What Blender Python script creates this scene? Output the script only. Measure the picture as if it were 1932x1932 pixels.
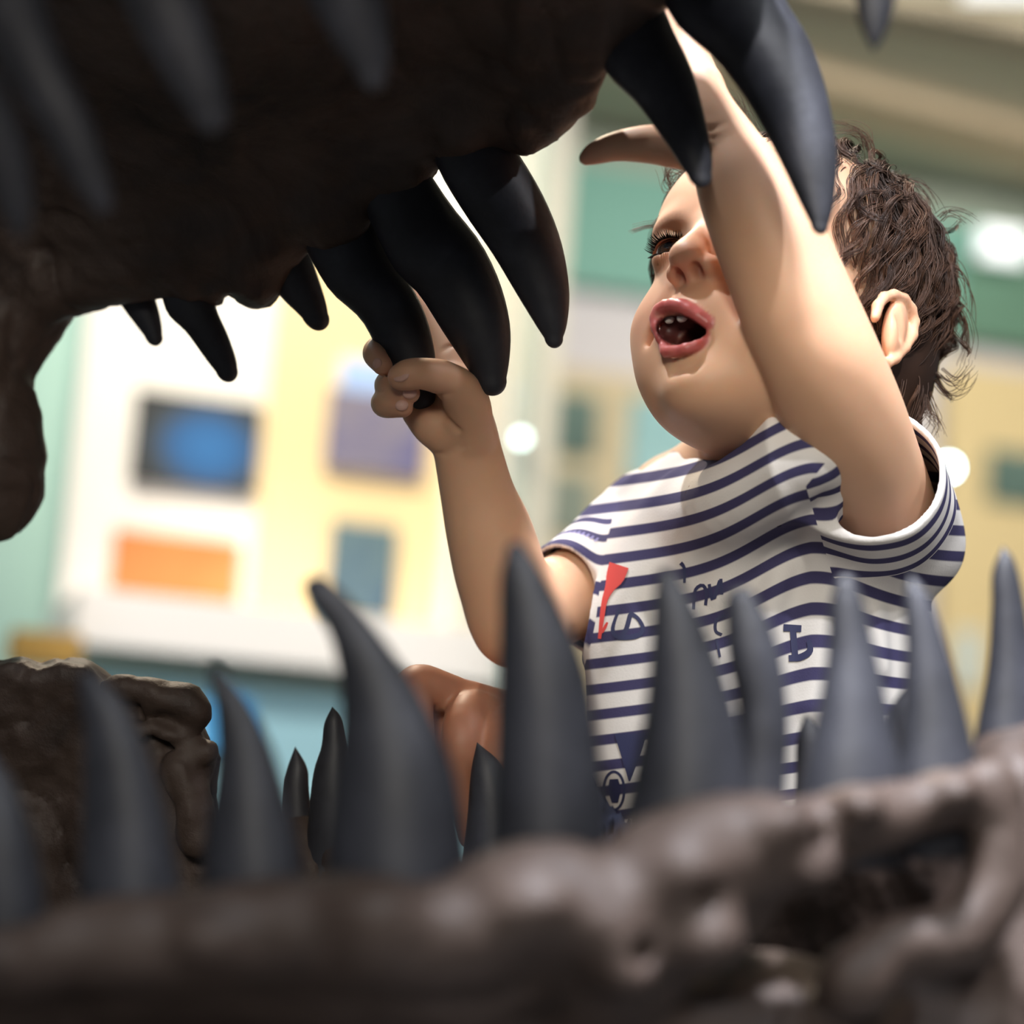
import bpy, math, random
import numpy as np
from mathutils import Matrix, Vector

for o in list(bpy.data.objects):
    bpy.data.objects.remove(o)
scene = bpy.context.scene
COL = scene.collection
rng = np.random.default_rng(7)
random.seed(7)

# ------------------------------------------------------------------ camera
FPX = 4025.0                      # focal length in pixels of the 1932 px frame
CAM_LOC = Vector((0, 0, 0.50))
PITCH, ROLL = math.radians(10), math.radians(4)
CAM_M = (Matrix.Translation(CAM_LOC) @ Matrix.Rotation(math.radians(90) + PITCH, 4, 'X')
         @ Matrix.Rotation(ROLL, 4, 'Z'))
cam = bpy.data.cameras.new('camera')
cam.sensor_fit = 'HORIZONTAL'
cam.sensor_width = 24.0
cam.lens = 24.0 * FPX / 1932
cam.clip_start = 0.02
cam.dof.use_dof = True
cam.dof.focus_distance = 1.055
cam.dof.aperture_fstop = 2.1
cam.dof.aperture_blades = 0
cam_o = bpy.data.objects.new('camera', cam)
COL.objects.link(cam_o)
cam_o.matrix_world = CAM_M
scene.camera = cam_o
CR = np.array(CAM_M.to_3x3())
CT = np.array(CAM_LOC)

# ------------------------------------------------------------------ world, exposure
w = bpy.data.worlds.new('gallery_world')
scene.world = w
w.use_nodes = True
w.node_tree.nodes['Background'].inputs[0].default_value = (0.80, 0.90, 1.0, 1)
w.node_tree.nodes['Background'].inputs[1].default_value = 0.10
vs = scene.view_settings
vs.view_transform = 'Standard'
vs.look = 'None'
vs.gamma = 1
vs.use_curve_mapping = False
vs.exposure = 0.0


def c2w(p):
    """camera-local metres (x right, y up, z towards camera) -> world"""
    return np.asarray(p, float) @ CR.T + CT


def C(px, py, d):
    """pixel + distance along the view axis -> camera-local metres"""
    return np.array([(px - 966) / FPX * d, -(py - 966) / FPX * d, -d])


def W(px, py, d):
    return c2w(C(px, py, d))


def ray_plane(px, py, p0, n):
    r = CR @ C(px, py, 1.0)
    t = np.dot(np.asarray(p0) - CT, n) / np.dot(r, n)
    return CT + r * t


# ------------------------------------------------------------------ lights (gallery spotlights, hall panels and added fills)
def aim(o, target):
    o.rotation_euler = (Vector(target) - o.location).to_track_quat('-Z', 'Y').to_euler()


def spot(name, loc, target, power, color, angle, blend=0.4, radius=0.03):
    l = bpy.data.lights.new(name, 'SPOT')
    l.energy, l.color, l.spot_size, l.spot_blend, l.shadow_soft_size = power, color, math.radians(angle), blend, radius
    o = bpy.data.objects.new(name, l)
    COL.objects.link(o)
    o.location = loc
    aim(o, target)
    return o


def area(name, loc, target, power, color, sx, sy):
    l = bpy.data.lights.new(name, 'AREA')
    l.shape = 'RECTANGLE'
    l.energy, l.color, l.size, l.size_y = power, color, sx, sy
    o = bpy.data.objects.new(name, l)
    COL.objects.link(o)
    o.location = loc
    aim(o, target)
    return o
spot('gallery_spot', (0.75, -0.75, 2.30), (0.12, 1.05, 0.80), 150, (0.95, 0.95, 1.0), 22, 0.5, 0.03)
spot('gallery_spot', (-0.60, 0.95, 2.40), (0.08, 1.06, 0.78), 135, (0.93, 0.95, 1.0), 26, 0.5, 0.03)
spot('gallery_spot', (1.55, 0.05, 2.15), (0.16, 1.06, 0.78), 45, (0.90, 0.93, 1.0), 26, 0.4, 0.03)
spot('gallery_spot', (-0.45, 2.2, 2.45), (0.05, 1.10, 0.75), 150, (1.0, 0.82, 0.60), 40, 0.5, 0.05)
spot('gallery_spot', (0.1, 0.10, 2.5), (0.0, 0.64, 0.42), 800, (0.90, 0.92, 1.0), 31, 0.5, 0.10)
spot('fill_spot', (-0.2, -1.4, 1.30), (0.06, 1.08, 0.80), 200, (1.0, 0.92, 0.80), 19, 0.55, 0.35)  # unseen soft fill added behind the camera to brighten the child
area('fill_panel_light', (0.2, -0.9, 2.5), (0.10, 0.8, 0.4), 40, (0.90, 0.94, 1.0), 1.6, 0.9)  # unseen overhead fill added to lift the near teeth and jaw
spot('board_spot', (-0.75, 1.9, 2.4), W(560, 800, 3.2), 105, (1.0, 0.90, 0.76), 60, 0.8, 0.06)
spot('board_spot', (-0.2, 2.0, 2.4), W(650, 620, 3.2), 120, (1.0, 0.90, 0.66), 40, 0.9, 0.06)
spot('board_spot', (-0.6, 1.1, 2.4), W(520, 1245, 2.9), 190, (1.0, 0.96, 0.90), 18, 0.7, 0.06)  # added to brighten the white counter below the board
area('hall_panel_light', (1.4, 4.0, 2.68), (1.2, 5.9, 1.0), 100, (1.0, 0.96, 0.90), 1.6, 0.6)
area('hall_panel_light', (-0.8, 2.4, 2.55), (-0.6, 3.2, 0.6), 10, (0.95, 1.0, 1.0), 1.0, 0.6)


# ------------------------------------------------------------------ helpers: materials
def mat(name, color=(0.5, 0.5, 0.5), rough=0.5, spec=0.5, **kw):
    m = bpy.data.materials.new(name)
    m.use_nodes = True
    b = m.node_tree.nodes['Principled BSDF']
    b.inputs['Base Color'].default_value = (*color, 1)
    b.inputs['Roughness'].default_value = rough
    b.inputs['Specular IOR Level'].default_value = spec
    for k, v in kw.items():
        b.inputs[k].default_value = v
    return m


def nodes(m):
    return m.node_tree.nodes, m.node_tree.links, m.node_tree.nodes['Principled BSDF']


def add_noise_color(m, stops, scale=20, detail=6, rough=0.6, coord='Object', dist=0.0):
    N, L, b = nodes(m)
    tc = N.new('ShaderNodeTexCoord')
    n = N.new('ShaderNodeTexNoise')
    n.inputs['Scale'].default_value = scale
    n.inputs['Detail'].default_value = detail
    n.inputs['Roughness'].default_value = rough
    n.inputs['Distortion'].default_value = dist
    r = N.new('ShaderNodeValToRGB')
    while len(r.color_ramp.elements) < len(stops):
        r.color_ramp.elements.new(0.5)
    for e, (p, c) in zip(r.color_ramp.elements, stops):
        e.position = p
        e.color = (*c, 1)
    L.new(tc.outputs[coord], n.inputs['Vector'])
    L.new(n.outputs['Fac'], r.inputs['Fac'])
    L.new(r.outputs['Color'], b.inputs['Base Color'])
    return r


def add_bump(m, layers, strength=0.5, distance=0.002):
    """layers: (scale, detail, weight, kind)"""
    N, L, b = nodes(m)
    tc = N.new('ShaderNodeTexCoord')
    prev = None
    for sc, det, wgt, kind in layers:
        if kind == 'voronoi':
            n = N.new('ShaderNodeTexVoronoi')
            n.inputs['Scale'].default_value = sc
            out = n.outputs['Distance']
        else:
            n = N.new('ShaderNodeTexNoise')
            n.inputs['Scale'].default_value = sc
            n.inputs['Detail'].default_value = det
            n.inputs['Roughness'].default_value = 0.62
            out = n.outputs['Fac']
        L.new(tc.outputs['Object'], n.inputs['Vector'])
        mu = N.new('ShaderNodeMath')
        mu.operation = 'MULTIPLY'
        mu.inputs[1].default_value = wgt
        L.new(out, mu.inputs[0])
        if prev is None:
            prev = mu.outputs[0]
        else:
            ad = N.new('ShaderNodeMath')
            ad.operation = 'ADD'
            L.new(prev, ad.inputs[0])
            L.new(mu.outputs[0], ad.inputs[1])
            prev = ad.outputs[0]
    bp = N.new('ShaderNodeBump')
    bp.inputs['Strength'].default_value = strength
    bp.inputs['Distance'].default_value = distance
    L.new(prev, bp.inputs['Height'])
    L.new(bp.outputs['Normal'], b.inputs['Normal'])


# ------------------------------------------------------------------ helpers: objects
def tag(o, label=None, cat=None, group=None, kind=None):
    for k, v in (('label', label), ('category', cat), ('group', group), ('kind', kind)):
        if v:
            o[k] = v
    return o


def empty(name, loc, label, cat, group=None):
    o = bpy.data.objects.new(name, None)
    COL.objects.link(o)
    o.location = loc
    return tag(o, label, cat, group)


def mesh_obj(name, verts, faces, material, parent=None, smooth=True, root=None):
    """verts in world space; parented objects keep their place"""
    v = np.asarray(verts, np.float64).reshape(-1, 3)
    off = np.zeros(3)
    p = parent
    while p is not None:
        off += np.array(p.location)
        p = p.parent
    own = np.zeros(3)
    if parent is None:
        own = (v.min(0) + v.max(0)) / 2
        own[2] = v[:, 2].min()
    v = v - off - own
    me = bpy.data.meshes.new(name)
    if isinstance(faces, np.ndarray):
        n, k = faces.shape
        me.vertices.add(len(v))
        me.vertices.foreach_set('co', v.astype(np.float32).ravel())
        me.loops.add(n * k)
        me.loops.foreach_set('vertex_index', faces.astype(np.int32).ravel())
        me.polygons.add(n)
        me.polygons.foreach_set('loop_start', np.arange(0, n * k, k, dtype=np.int32))
        me.update(calc_edges=True)
        me.validate()
    else:
        me.from_pydata(v.tolist(), [], [list(f) for f in faces])
        me.update()
    if smooth:
        me.polygons.foreach_set('use_smooth', np.ones(len(me.polygons), bool))
    me.materials.append(material)
    o = bpy.data.objects.new(name, me)
    COL.objects.link(o)
    o.location = own
    if parent is not None:
        o.parent = parent
    return o


def attr_f(o, name, vals):
    a = o.data.attributes.new(name, 'FLOAT', 'POINT')
    a.data.foreach_set('value', np.asarray(vals, np.float32))


def attr_c(o, name, vals):
    a = o.data.attributes.new(name, 'FLOAT_COLOR', 'POINT')
    v = np.ones((len(vals), 4), np.float32)
    v[:, :3] = vals
    a.data.foreach_set('color', v.ravel())


# ------------------------------------------------------------------ helpers: signed distance modelling
_NT = np.random.default_rng(3).random((32, 32, 32)).astype(np.float32) * 2 - 1


def vnoise(P, freq):
    q = P * freq
    i = np.floor(q).astype(np.int64)
    f = (q - i)
    f = f * f * (3 - 2 * f)
    i &= 31
    j = (i + 1) & 31
    x0, y0, z0 = i.T
    x1, y1, z1 = j.T
    fx, fy, fz = f.T
    a = _NT[x0, y0, z0] * (1 - fx) + _NT[x1, y0, z0] * fx
    b = _NT[x0, y1, z0] * (1 - fx) + _NT[x1, y1, z0] * fx
    c = _NT[x0, y0, z1] * (1 - fx) + _NT[x1, y0, z1] * fx
    d = _NT[x0, y1, z1] * (1 - fx) + _NT[x1, y1, z1] * fx
    a = a * (1 - fy) + b * fy
    c = c * (1 - fy) + d * fy
    return a * (1 - fz) + c * fz


def smin(a, b, k):
    h = np.clip(0.5 + 0.5 * (b - a) / k, 0, 1)
    return b * (1 - h) + a * h - k * h * (1 - h)


class SDF:
    def __init__(s):
        s.ops = []
        s.grp = []
        s.exact = set()
        s.g = 0
        s.kg = 0.0015
        s.disp = None
        s.dispmax = 0.0

    def _add(s, mode, fn, lo, hi, k):
        s.ops.append((mode, fn, np.asarray(lo, float), np.asarray(hi, float), k))
        s.grp.append(s.g)

    def cap(s, a, b, ra, rb, k=0.01, mode='+'):
        a = np.asarray(a, float); b = np.asarray(b, float)
        ab = b - a
        L2 = max(float(ab @ ab), 1e-12)

        def fn(P):
            v = P - a.astype(P.dtype)
            t = np.clip(v @ ab.astype(P.dtype) / P.dtype.type(L2), 0, 1)
            v -= t[:, None] * ab.astype(P.dtype)
            return np.sqrt(np.einsum('ij,ij->i', v, v)) - (ra + (rb - ra) * t)
        r = max(ra, rb)
        s._add(mode, fn, np.minimum(a, b) - r, np.maximum(a, b) + r, k)

    def sweep(s, pts, k=0.006, sub=5, mode='+'):
        """smooth tube through (xyz, r) points (Catmull-Rom)"""
        Q = np.array([[*p, r] for p, r in pts], float)
        Q = np.vstack([2 * Q[0] - Q[1], Q, 2 * Q[-1] - Q[-2]])
        out = []
        for i in range(1, len(Q) - 2):
            for t in np.linspace(0, 1, sub, endpoint=False):
                p0, p1, p2, p3 = Q[i - 1], Q[i], Q[i + 1], Q[i + 2]
                out.append(0.5 * (2 * p1 + (p2 - p0) * t + (2 * p0 - 5 * p1 + 4 * p2 - p3) * t * t + (3 * p1 - p0 - 3 * p2 + p3) * t ** 3))
        out.append(Q[-2])
        out = np.array(out)
        A, B = out[:-1], out[1:]
        D = B - A
        L2 = (D[:, :3] ** 2).sum(1) + 1e-12

        def fn(P):
            d = np.full(len(P), 9.0, P.dtype)
            c = (P.min(0) + P.max(0)) / 2
            R = 0.5 * np.linalg.norm(P.max(0) - P.min(0))
            v = c - A[:, :3]
            t = np.clip((v * D[:, :3]).sum(1) / L2, 0, 1)
            dc = np.linalg.norm(v - t[:, None] * D[:, :3], axis=1) - (A[:, 3] + D[:, 3] * t)
            kp = dc <= dc.min() + 2 * R + 0.004
            X, Y, Z = P[:, 0], P[:, 1], P[:, 2]
            for a, dd, l2 in zip(A[kp], D[kp], L2[kp]):
                vx = X - P.dtype.type(a[0]); vy = Y - P.dtype.type(a[1]); vz = Z - P.dtype.type(a[2])
                dx, dy, dz, dr = (P.dtype.type(x) for x in dd)
                t = (vx * dx + vy * dy + vz * dz) * P.dtype.type(1 / l2)
                np.clip(t, 0, 1, out=t)
                vx -= t * dx; vy -= t * dy; vz -= t * dz
                e = np.sqrt(vx * vx + vy * vy + vz * vz)
                e -= t * dr; e -= P.dtype.type(a[3])
                np.minimum(d, e, out=d)
            return d
        r = out[:, 3].max()
        s._add(mode, fn, out[:, :3].min(0) - r, out[:, :3].max(0) + r, k)
        s.exact.add(len(s.ops) - 1)

    def chain(s, pts, k=0.006, kj=None):
        """pts: (xyz, r) successive; joined smoothly"""
        for i in range(len(pts) - 1):
            s.cap(pts[i][0], pts[i + 1][0], pts[i][1], pts[i + 1][1], (k if i == 0 else (kj or 0.002)))

    def ell(s, c, r, ax=None, k=0.01, mode='+'):
        c = np.asarray(c, float); r = np.asarray(r, float)
        A = np.eye(3) if ax is None else np.asarray(ax, float)   # rows = axes

        def fn(P):
            q = (P - c.astype(P.dtype)) @ A.T.astype(P.dtype)
            q = q / r.astype(P.dtype)
            k0 = np.sqrt(np.einsum('ij,ij->i', q, q))
            q = q / r.astype(P.dtype)
            k1 = np.sqrt(np.einsum('ij,ij->i', q, q))
            return np.where(k1 < 1e-6, -r.min(), k0 * (k0 - 1) / np.maximum(k1, 1e-6))
        h = np.sqrt(((A * r[:, None]) ** 2).sum(0))
        s._add(mode, fn, c - h, c + h, k)

    def fun(s, fn, lo, hi, k=0.005, mode='+'):
        s._add(mode, fn, lo, hi, k)

    def eval(s, P, idx=None):
        d = np.full(len(P), 1.0, P.dtype)
        tot = None
        cur = None
        for i in (range(len(s.ops)) if idx is None else idx):
            mode, fn, lo, hi, k = s.ops[i]
            if cur is not None and s.grp[i] != cur:
                tot = d if tot is None else smin(tot, d, s.kg)
                d = np.full(len(P), 1.0, P.dtype)
            cur = s.grp[i]
            if mode == '+':
                d = smin(d, fn(P), k)
            elif mode == '-':
                d = -smin(-d, fn(P), k)
            elif mode == '&':
                d = -smin(-d, -fn(P), k)
            else:
                d = fn(P, d)
        if tot is not None:
            d = smin(tot, d, s.kg)
        if s.disp is not None:
            d = d + s.disp(P)
        return d

    def bounds(s):
        lo = np.min([o[2] for o in s.ops if o[0] == '+'], 0)
        hi = np.max([o[3] for o in s.ops if o[0] == '+'], 0)
        return lo - 0.01 - s.dispmax, hi + 0.01 + s.dispmax

    def mesh(s, h, B=16, lo=None, hi=None):
        l0, h0 = s.bounds()
        lo = l0 if lo is None else np.maximum(lo, l0)
        hi = h0 if hi is None else np.minimum(hi, h0)
        nb = np.ceil((hi - lo) / (h * B)).astype(int) + 1
        bi = np.stack(np.meshgrid(*[np.arange(n) for n in nb], indexing='ij'), -1).reshape(-1, 3)
        cen = lo + (bi + 0.5) * (B * h)
        R = B * h * 0.5 * math.sqrt(3)
        d = np.concatenate([s.eval(cen[i:i + 20000]) for i in range(0, len(cen), 20000)])
        act = bi[np.abs(d) < R * 1.45 + s.dispmax]
        M = B + 2
        g = np.stack(np.meshgrid(*[np.arange(M)] * 3, indexing='ij'), -1).reshape(-1, 3)
        Lo = np.array([o[2] for o in s.ops]); Hi = np.array([o[3] for o in s.ops])
        K = np.array([o[4] for o in s.ops])
        SY, SX = int(nb[2] * B + 8), int((nb[1] * B + 8) * (nb[2] * B + 8))

        def key(ijk):
            return ijk[..., 0] * SX + ijk[..., 1] * SY + ijk[..., 2]
        vk, vp, qk = [], [], []
        corners = [(0, 0, 0), (1, 0, 0), (0, 1, 0), (1, 1, 0), (0, 0, 1), (1, 0, 1), (0, 1, 1), (1, 1, 1)]
        edges = [(0, 1), (2, 3), (4, 5), (6, 7), (0, 2), (1, 3), (4, 6), (5, 7), (0, 4), (1, 5), (2, 6), (3, 7)]
        for b in act:
            base = b * B
            c = lo + (base + B / 2) * h
            gap = np.linalg.norm(np.maximum(np.maximum(Lo - c, c - Hi), 0), axis=1)
            idx = np.nonzero((gap < R + K * 1.0 + 0.004) | np.array([o[0] == '&' or o[0] == 'f' for o in s.ops]))[0]
            idx = [i for i in idx if i not in s.exact or s.ops[i][1](c[None].astype(np.float32))[0] < R + K[i] + 0.004]
            if not len(idx):
                continue
            P = (lo + (g + base) * h).astype(np.float32)
            V = s.eval(P, idx).reshape(M, M, M)
            if V.min() > 0 or V.max() < 0:
                continue
            S = V < 0
            # cell vertices (cells 0..B-1)
            cs = [V[i:i + B, j:j + B, k:k + B] for i, j, k in corners]
            ss = [x < 0 for x in cs]
            n = sum(x.astype(np.int8) for x in ss)
            m = (n > 0) & (n < 8)
            cell = np.argwhere(m)
            if len(cell):
                vals = np.stack([x[m] for x in cs], 1)
                acc = np.zeros((len(cell), 3)); cnt = np.zeros(len(cell))
                for a, e in edges:
                    va, ve = vals[:, a], vals[:, e]
                    x = (va < 0) != (ve < 0)
                    t = np.where(x, va / np.where(va == ve, 1, va - ve), 0)
                    p = np.array(corners[a]) + t[:, None] * (np.array(corners[e]) - np.array(corners[a]))
                    acc += p * x[:, None]; cnt += x
                vp.append(lo + (cell + base + acc / cnt[:, None]) * h)
                vk.append(key(cell + base))
            # faces: edges starting at samples 1..B (their 4 cells lie at index-1..index)
            for ax in range(3):
                u, w_ = [(1, 2), (2, 0), (0, 1)][ax]
                s0 = S[1:B + 1, 1:B + 1, 1:B + 1]
                sl = [slice(1, B + 1)] * 3
                sl[ax] = slice(2, B + 2)
                s1 = S[tuple(sl)]
                e = np.argwhere(s0 != s1) + 1
                if not len(e):
                    continue
                flip = S[e[:, 0], e[:, 1], e[:, 2]]
                e = e + base
                du = np.zeros(3, int); du[u] = 1
                dw = np.zeros(3, int); dw[w_] = 1
                q = np.stack([key(e - du - dw), key(e - dw), key(e), key(e - du)], 1)
                q[~flip] = q[~flip][:, ::-1]
                qk.append(q)
        vk = np.concatenate(vk); vp = np.concatenate(vp); qk = np.concatenate(qk)
        o = np.argsort(vk); vk = vk[o]; vp = vp[o]
        pos = np.searchsorted(vk, qk)
        pos = np.minimum(pos, len(vk) - 1)
        ok = (vk[pos] == qk).all(1)
        return vp, pos[ok]


def tube_strands(S, rad):
    """S (n,m,3) polylines, rad (m,) or (n,m): three-sided tapered tubes"""
    n, m, _ = S.shape
    T = np.gradient(S, axis=1)
    T /= np.linalg.norm(T, axis=2, keepdims=True) + 1e-9
    ref = np.where(np.abs(T[:, :, 2:3]) < 0.9, np.array([0, 0, 1.0]), np.array([1.0, 0, 0]))
    A = np.cross(T, ref); A /= np.linalg.norm(A, axis=2, keepdims=True) + 1e-9
    Bn = np.cross(T, A)
    r = np.broadcast_to(rad, (n, m))[:, :, None]
    rings = np.stack([S + r * (math.cos(a) * A + math.sin(a) * Bn) for a in (0, 2.0944, 4.18879)], 2)
    V = rings.reshape(-1, 3)
    i = np.arange(n)[:, None, None] * m * 3 + np.arange(m - 1)[None, :, None] * 3
    k = np.arange(3)[None, None, :]
    k2 = (k + 1) % 3
    F = np.stack([i + k, i + k2, i + 3 + k2, i + 3 + k], -1).reshape(-1, 4)
    return V, F


def box_vf(x0, x1, y0, y1, z0, z1):
    v = [(x, y, z) for x in (x0, x1) for y in (y0, y1) for z in (z0, z1)]
    f = [(0, 1, 3, 2), (4, 6, 7, 5), (0, 4, 5, 1), (2, 3, 7, 6), (0, 2, 6, 4), (1, 5, 7, 3)]
    return v, f

BODY_H = 0.0014
SHIRT_H = 0.0015

# ================================================================== the child
HTH, HPI, HRO = math.radians(43.7), math.radians(25.8), math.radians(9.0)
HD = 1.0885
_F0 = np.array([-math.sin(HTH), 0, math.cos(HTH)]); _L0 = np.array([math.cos(HTH), 0, math.sin(HTH)])
_U0 = np.array([0, 1.0, 0])
HF = _F0 * math.cos(HPI) + _U0 * math.sin(HPI)
_U1 = _U0 * math.cos(HPI) - _F0 * math.sin(HPI)
HL = _L0 * math.cos(HRO) + _U1 * math.sin(HRO)
HU = _U1 * math.cos(HRO) - _L0 * math.sin(HRO)
HAX = np.array([HF, HL, HU])
HO = C(1482.5, 638.6, HD)


def H(f, l, u):
    """head frame in cm (forward, child's left, up) -> camera-local metres"""
    return HO + (np.asarray([f, l, u], float) * 0.01) @ HAX


def toH(P):
    return (P - HO) @ HAX.T * 100


def Hray(px, py, fn):
    """point on the pixel's ray where fn(head coords) changes sign from + (camera side) to -"""
    ds = np.linspace(HD - 0.14, HD + 0.14, 1200)
    P = np.array([C(px, py, d) for d in ds])
    q = toH(P)
    v = np.array([fn(*x) for x in q])
    i = int(np.argmax(v < 0))
    return P[i]


def onface(px, py, f0, curve=0.20, off=0.0):
    return Hray(px, py, lambda f, l, u: f - (f0 - curve * l * l + off))


S = SDF()
E = lambda f, l, u, rf, rl, ru, k=1.5, mode='+': S.ell(H(f, l, u), np.array([rf, rl, ru]) * 0.01, HAX, k * 0.01, mode)
SP = lambda f, l, u, r, k=1.0, mode='+': E(f, l, u, r, r, r, k, mode)
HC = lambda a, b, ra, rb, k=0.6, mode='+': S.cap(H(*a), H(*b), ra * .01, rb * .01, k * .01, mode)

# skull and face volumes
E(-0.9, 0, 4.0, 8.0, 6.6, 6.3)
E(-3.4, 0, 1.2, 5.2, 5.6, 4.6, 2)
E(3.5, 0, 4.2, 4.75, 5.5, 4.6, 1.5)
E(3.0, 0, -0.4, 4.7, 5.5, 4.8, 1.5)
E(3.6, 0, -3.8, 4.0, 4.4, 3.3, 1.5)
for s_ in (-1, 1):
    SP(4.75, s_ * 2.9, -2.0, 2.5, 1.2)
    SP(4.5, s_ * 2.3, -4.1, 2.35, 1.2)
    E(6.5, s_ * 2.3, 3.1, 1.2, 1.7, 0.7, 0.9)          # brow
E(6.0, 0, -6.35, 1.7, 1.8, 1.35, 1.2)                    # chin
E(2.6, 0, -5.6, 3.8, 3.8, 1.9, 1.6)                    # soft underside of the jaw
E(6.1, 0, -2.6, 2.2, 2.1, 2.0, 0.9)                    # muzzle
# eye sockets
for s_ in (-1, 1):
    E(8.4, s_ * 2.7, 1.75, 1.15, 1.5, 0.95, 0.8, '-')
# nose
HC((7.3, 0, 2.2), (8.5, 0, 0.2), 0.62, 0.72, 0.7)
E(8.75, 0, -0.35, 0.85, 0.95, 0.72, 0.45)
for s_ in (-1, 1):
    E(7.95, s_ * 1.0, -0.75, 0.75, 0.55, 0.56, 0.35)
HC((8.5, 0, -0.8), (8.0, 0, -1.35), 0.34, 0.3, 0.3)
for s_ in (-1, 1):
    E(8.5, s_ * 0.52, -1.22, 0.50, 0.27, 0.55, 0.12, '-')
# eyelids round an eyeball of 1.05 cm
EYE = [(6.35, s_ * 2.72, 1.75) for s_ in (-1, 1)]
for ey in EYE:
    SP(*ey, 1.27, 0.35)
for (ef, el, eu) in EYE:
    E(ef + 1.0, el, eu + 0.02, 1.0, 1.12, 0.42, 0.10, '-')
    SP(ef, el, eu, 1.06, 0.03, '-')
# philtrum and the fold between cheek and lip
S.cap(onface(1271, 549, 8.55), onface(1268, 560, 8.75), 0.0022, 0.0024, 0.003, '-')
for s_ in (-1, 1):
    HC((7.75, s_ * 1.75, -1.35), (6.9, s_ * 2.75, -3.6), 0.25, 0.2, 0.55, '-')
# lips
UP = [(1333, 609, 7.95), (1316, 596, 8.15), (1300, 585, 8.3), (1284, 577, 8.45), (1270, 575, 8.5), (1256, 578, 8.5), (1245, 586, 8.55),
      (1239, 601, 8.55), (1241, 618, 8.45), (1247, 635, 8.25), (1251, 649, 8.0)]
LOW = [(1250, 655, 8.1), (1257, 663, 8.1), (1275, 663, 8.0), (1295, 658, 8.0), (1313, 650, 7.85), (1328, 640, 7.6), (1334, 630, 7.5)]
UPP = [onface(x, y, f, 0.16) for x, y, f in UP]
LOP = [onface(x, y, f, 0.16) for x, y, f in LOW]
for pts, rr in ((UPP, [2.0, 2.5, 2.9, 3.1, 3.0, 3.1, 3.3, 3.3, 3.1, 2.7, 2.3]), (LOP, [2.2, 2.7, 2.9, 2.8, 2.5, 2.1, 1.9])):
    for i in range(len(pts) - 1):
        S.cap(pts[i], pts[i + 1], rr[i] * 0.001, rr[i + 1] * 0.001, 0.0022)
HC((7.75, -0.5, -5.95), (7.75, 0.5, -5.95), 0.25, 0.25, 0.5, '-')      # crease above the chin
# mouth cavity
CAV = [(1262, 620, 8.1, 5.6), (1280, 623, 8.0, 7.0), (1300, 626, 7.8, 5.8), (1322, 626, 7.5, 2.8)]
cp = [onface(x, y, f + 0.3, 0.16) for x, y, f, r in CAV]
vw = [p / np.linalg.norm(p) for p in cp]
for dd in (0.0, 0.007, 0.014):
    S.sweep([(p + v * dd, c_[3] * 0.001) for p, v, c_ in zip(cp, vw, CAV)], 0.0012, 3, '-')
E(5.6, 0, -3.9, 2.1, 1.5, 1.15, 0.3, '-')
# ear (child's left)
def onL(px, py, l):
    return Hray(px, py, lambda f, ll, u: ll - l)
EARC = onL(1684, 624, 6.35)
earR = np.array([HF * 0.96 + HL * 0.28, HL * 0.96 - HF * 0.28, HU])
earU = HU * 0.93 - HF * 0.30
earN = HL * 0.92 - HF * 0.40
earU -= earN * (earU @ earN); earU /= np.linalg.norm(earU); earN /= np.linalg.norm(earN)
earF = np.cross(earU, earN)
EAX = np.array([earF, earN, earU])
S.ell(EARC + earN * 0.001, (0.0125, 0.0058, 0.0195), EAX, 0.004)
HEL = [(1652, 600), (1656, 577), (1668, 561), (1686, 556), (1705, 563), (1719, 583), (1725, 608), (1721, 634), (1707, 656), (1689, 676), (1672, 686), (1661, 678)]
hp = [onL(x, y, 6.75) for x, y in HEL]
for i in range(len(hp) - 1):
    S.cap(hp[i], hp[i + 1], 0.0027, 0.0027, 0.0015)
S.ell(onL(1667, 634, 7.15), (0.0070, 0.0040, 0.0095), EAX, 0.004, '-')
S.cap(onL(1694, 585, 7.1), onL(1701, 636, 7.1), 0.0018, 0.0018, 0.003, '-')
EARM = C(1800, 600, HD)
# neck, chest under the shirt
S.cap(H(-1.2, 0, -3.0), C(1425, 930, 1.13), 0.040, 0.043, 0.015)
S.cap(C(1300, 985, 1.165), C(1600, 925, 1.105), 0.040, 0.038, 0.02)
S.ell(C(1450, 1130, 1.14), (0.074, 0.075, 0.058), None, 0.03)
S.ell(C(1440, 1400, 1.14), (0.074, 0.085, 0.063), None, 0.03)
# legs down to the feet (out of frame)
Z0 = np.array([0, 0, 1.0]) @ CR      # world up in camera-local space
hip = C(1440, 1560, 1.145)
for s_ in (-1, 1):
    a = hip + np.array([s_ * 0.042, 0, 0])
    hgt = c2w(a)[2]
    kn = a - Z0 * (hgt * 0.50)
    an = a - Z0 * (hgt - 0.045)
    S.chain([(a, 0.052), (kn, 0.034)], 0.02)
    S.chain([(kn, 0.036), (an, 0.024)], 0.012)
    fw = np.array([-0.3, 0, 0.95]); fw -= Z0 * (fw @ Z0)
    S.cap(an - Z0 * 0.022, an - Z0 * 0.026 + fw * 0.07, 0.022, 0.018, 0.01)

PXM = HD / FPX   # metres per pixel near the child


def limb(pts, k=0.012):
    S.sweep([(C(x, y, d), r * d / FPX) for x, y, d, r in pts], k, 9)


def surf(sdf, x, y, d0=0.94, d1=1.22):
    ds = np.linspace(d0, d1, 800)
    v = sdf.eval(np.array([C(x, y, d) for d in ds]))
    return float(ds[int(np.argmax(v < 0))])


def groove(pts, r=0.9, k=0.0018, d0=0.94):
    """a crease pressed into the skin along pixel points"""
    S.sweep([(C(x, y, surf(S, x, y, d0)), r * 0.001) for x, y in pts], k, 4, '-')


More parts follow.
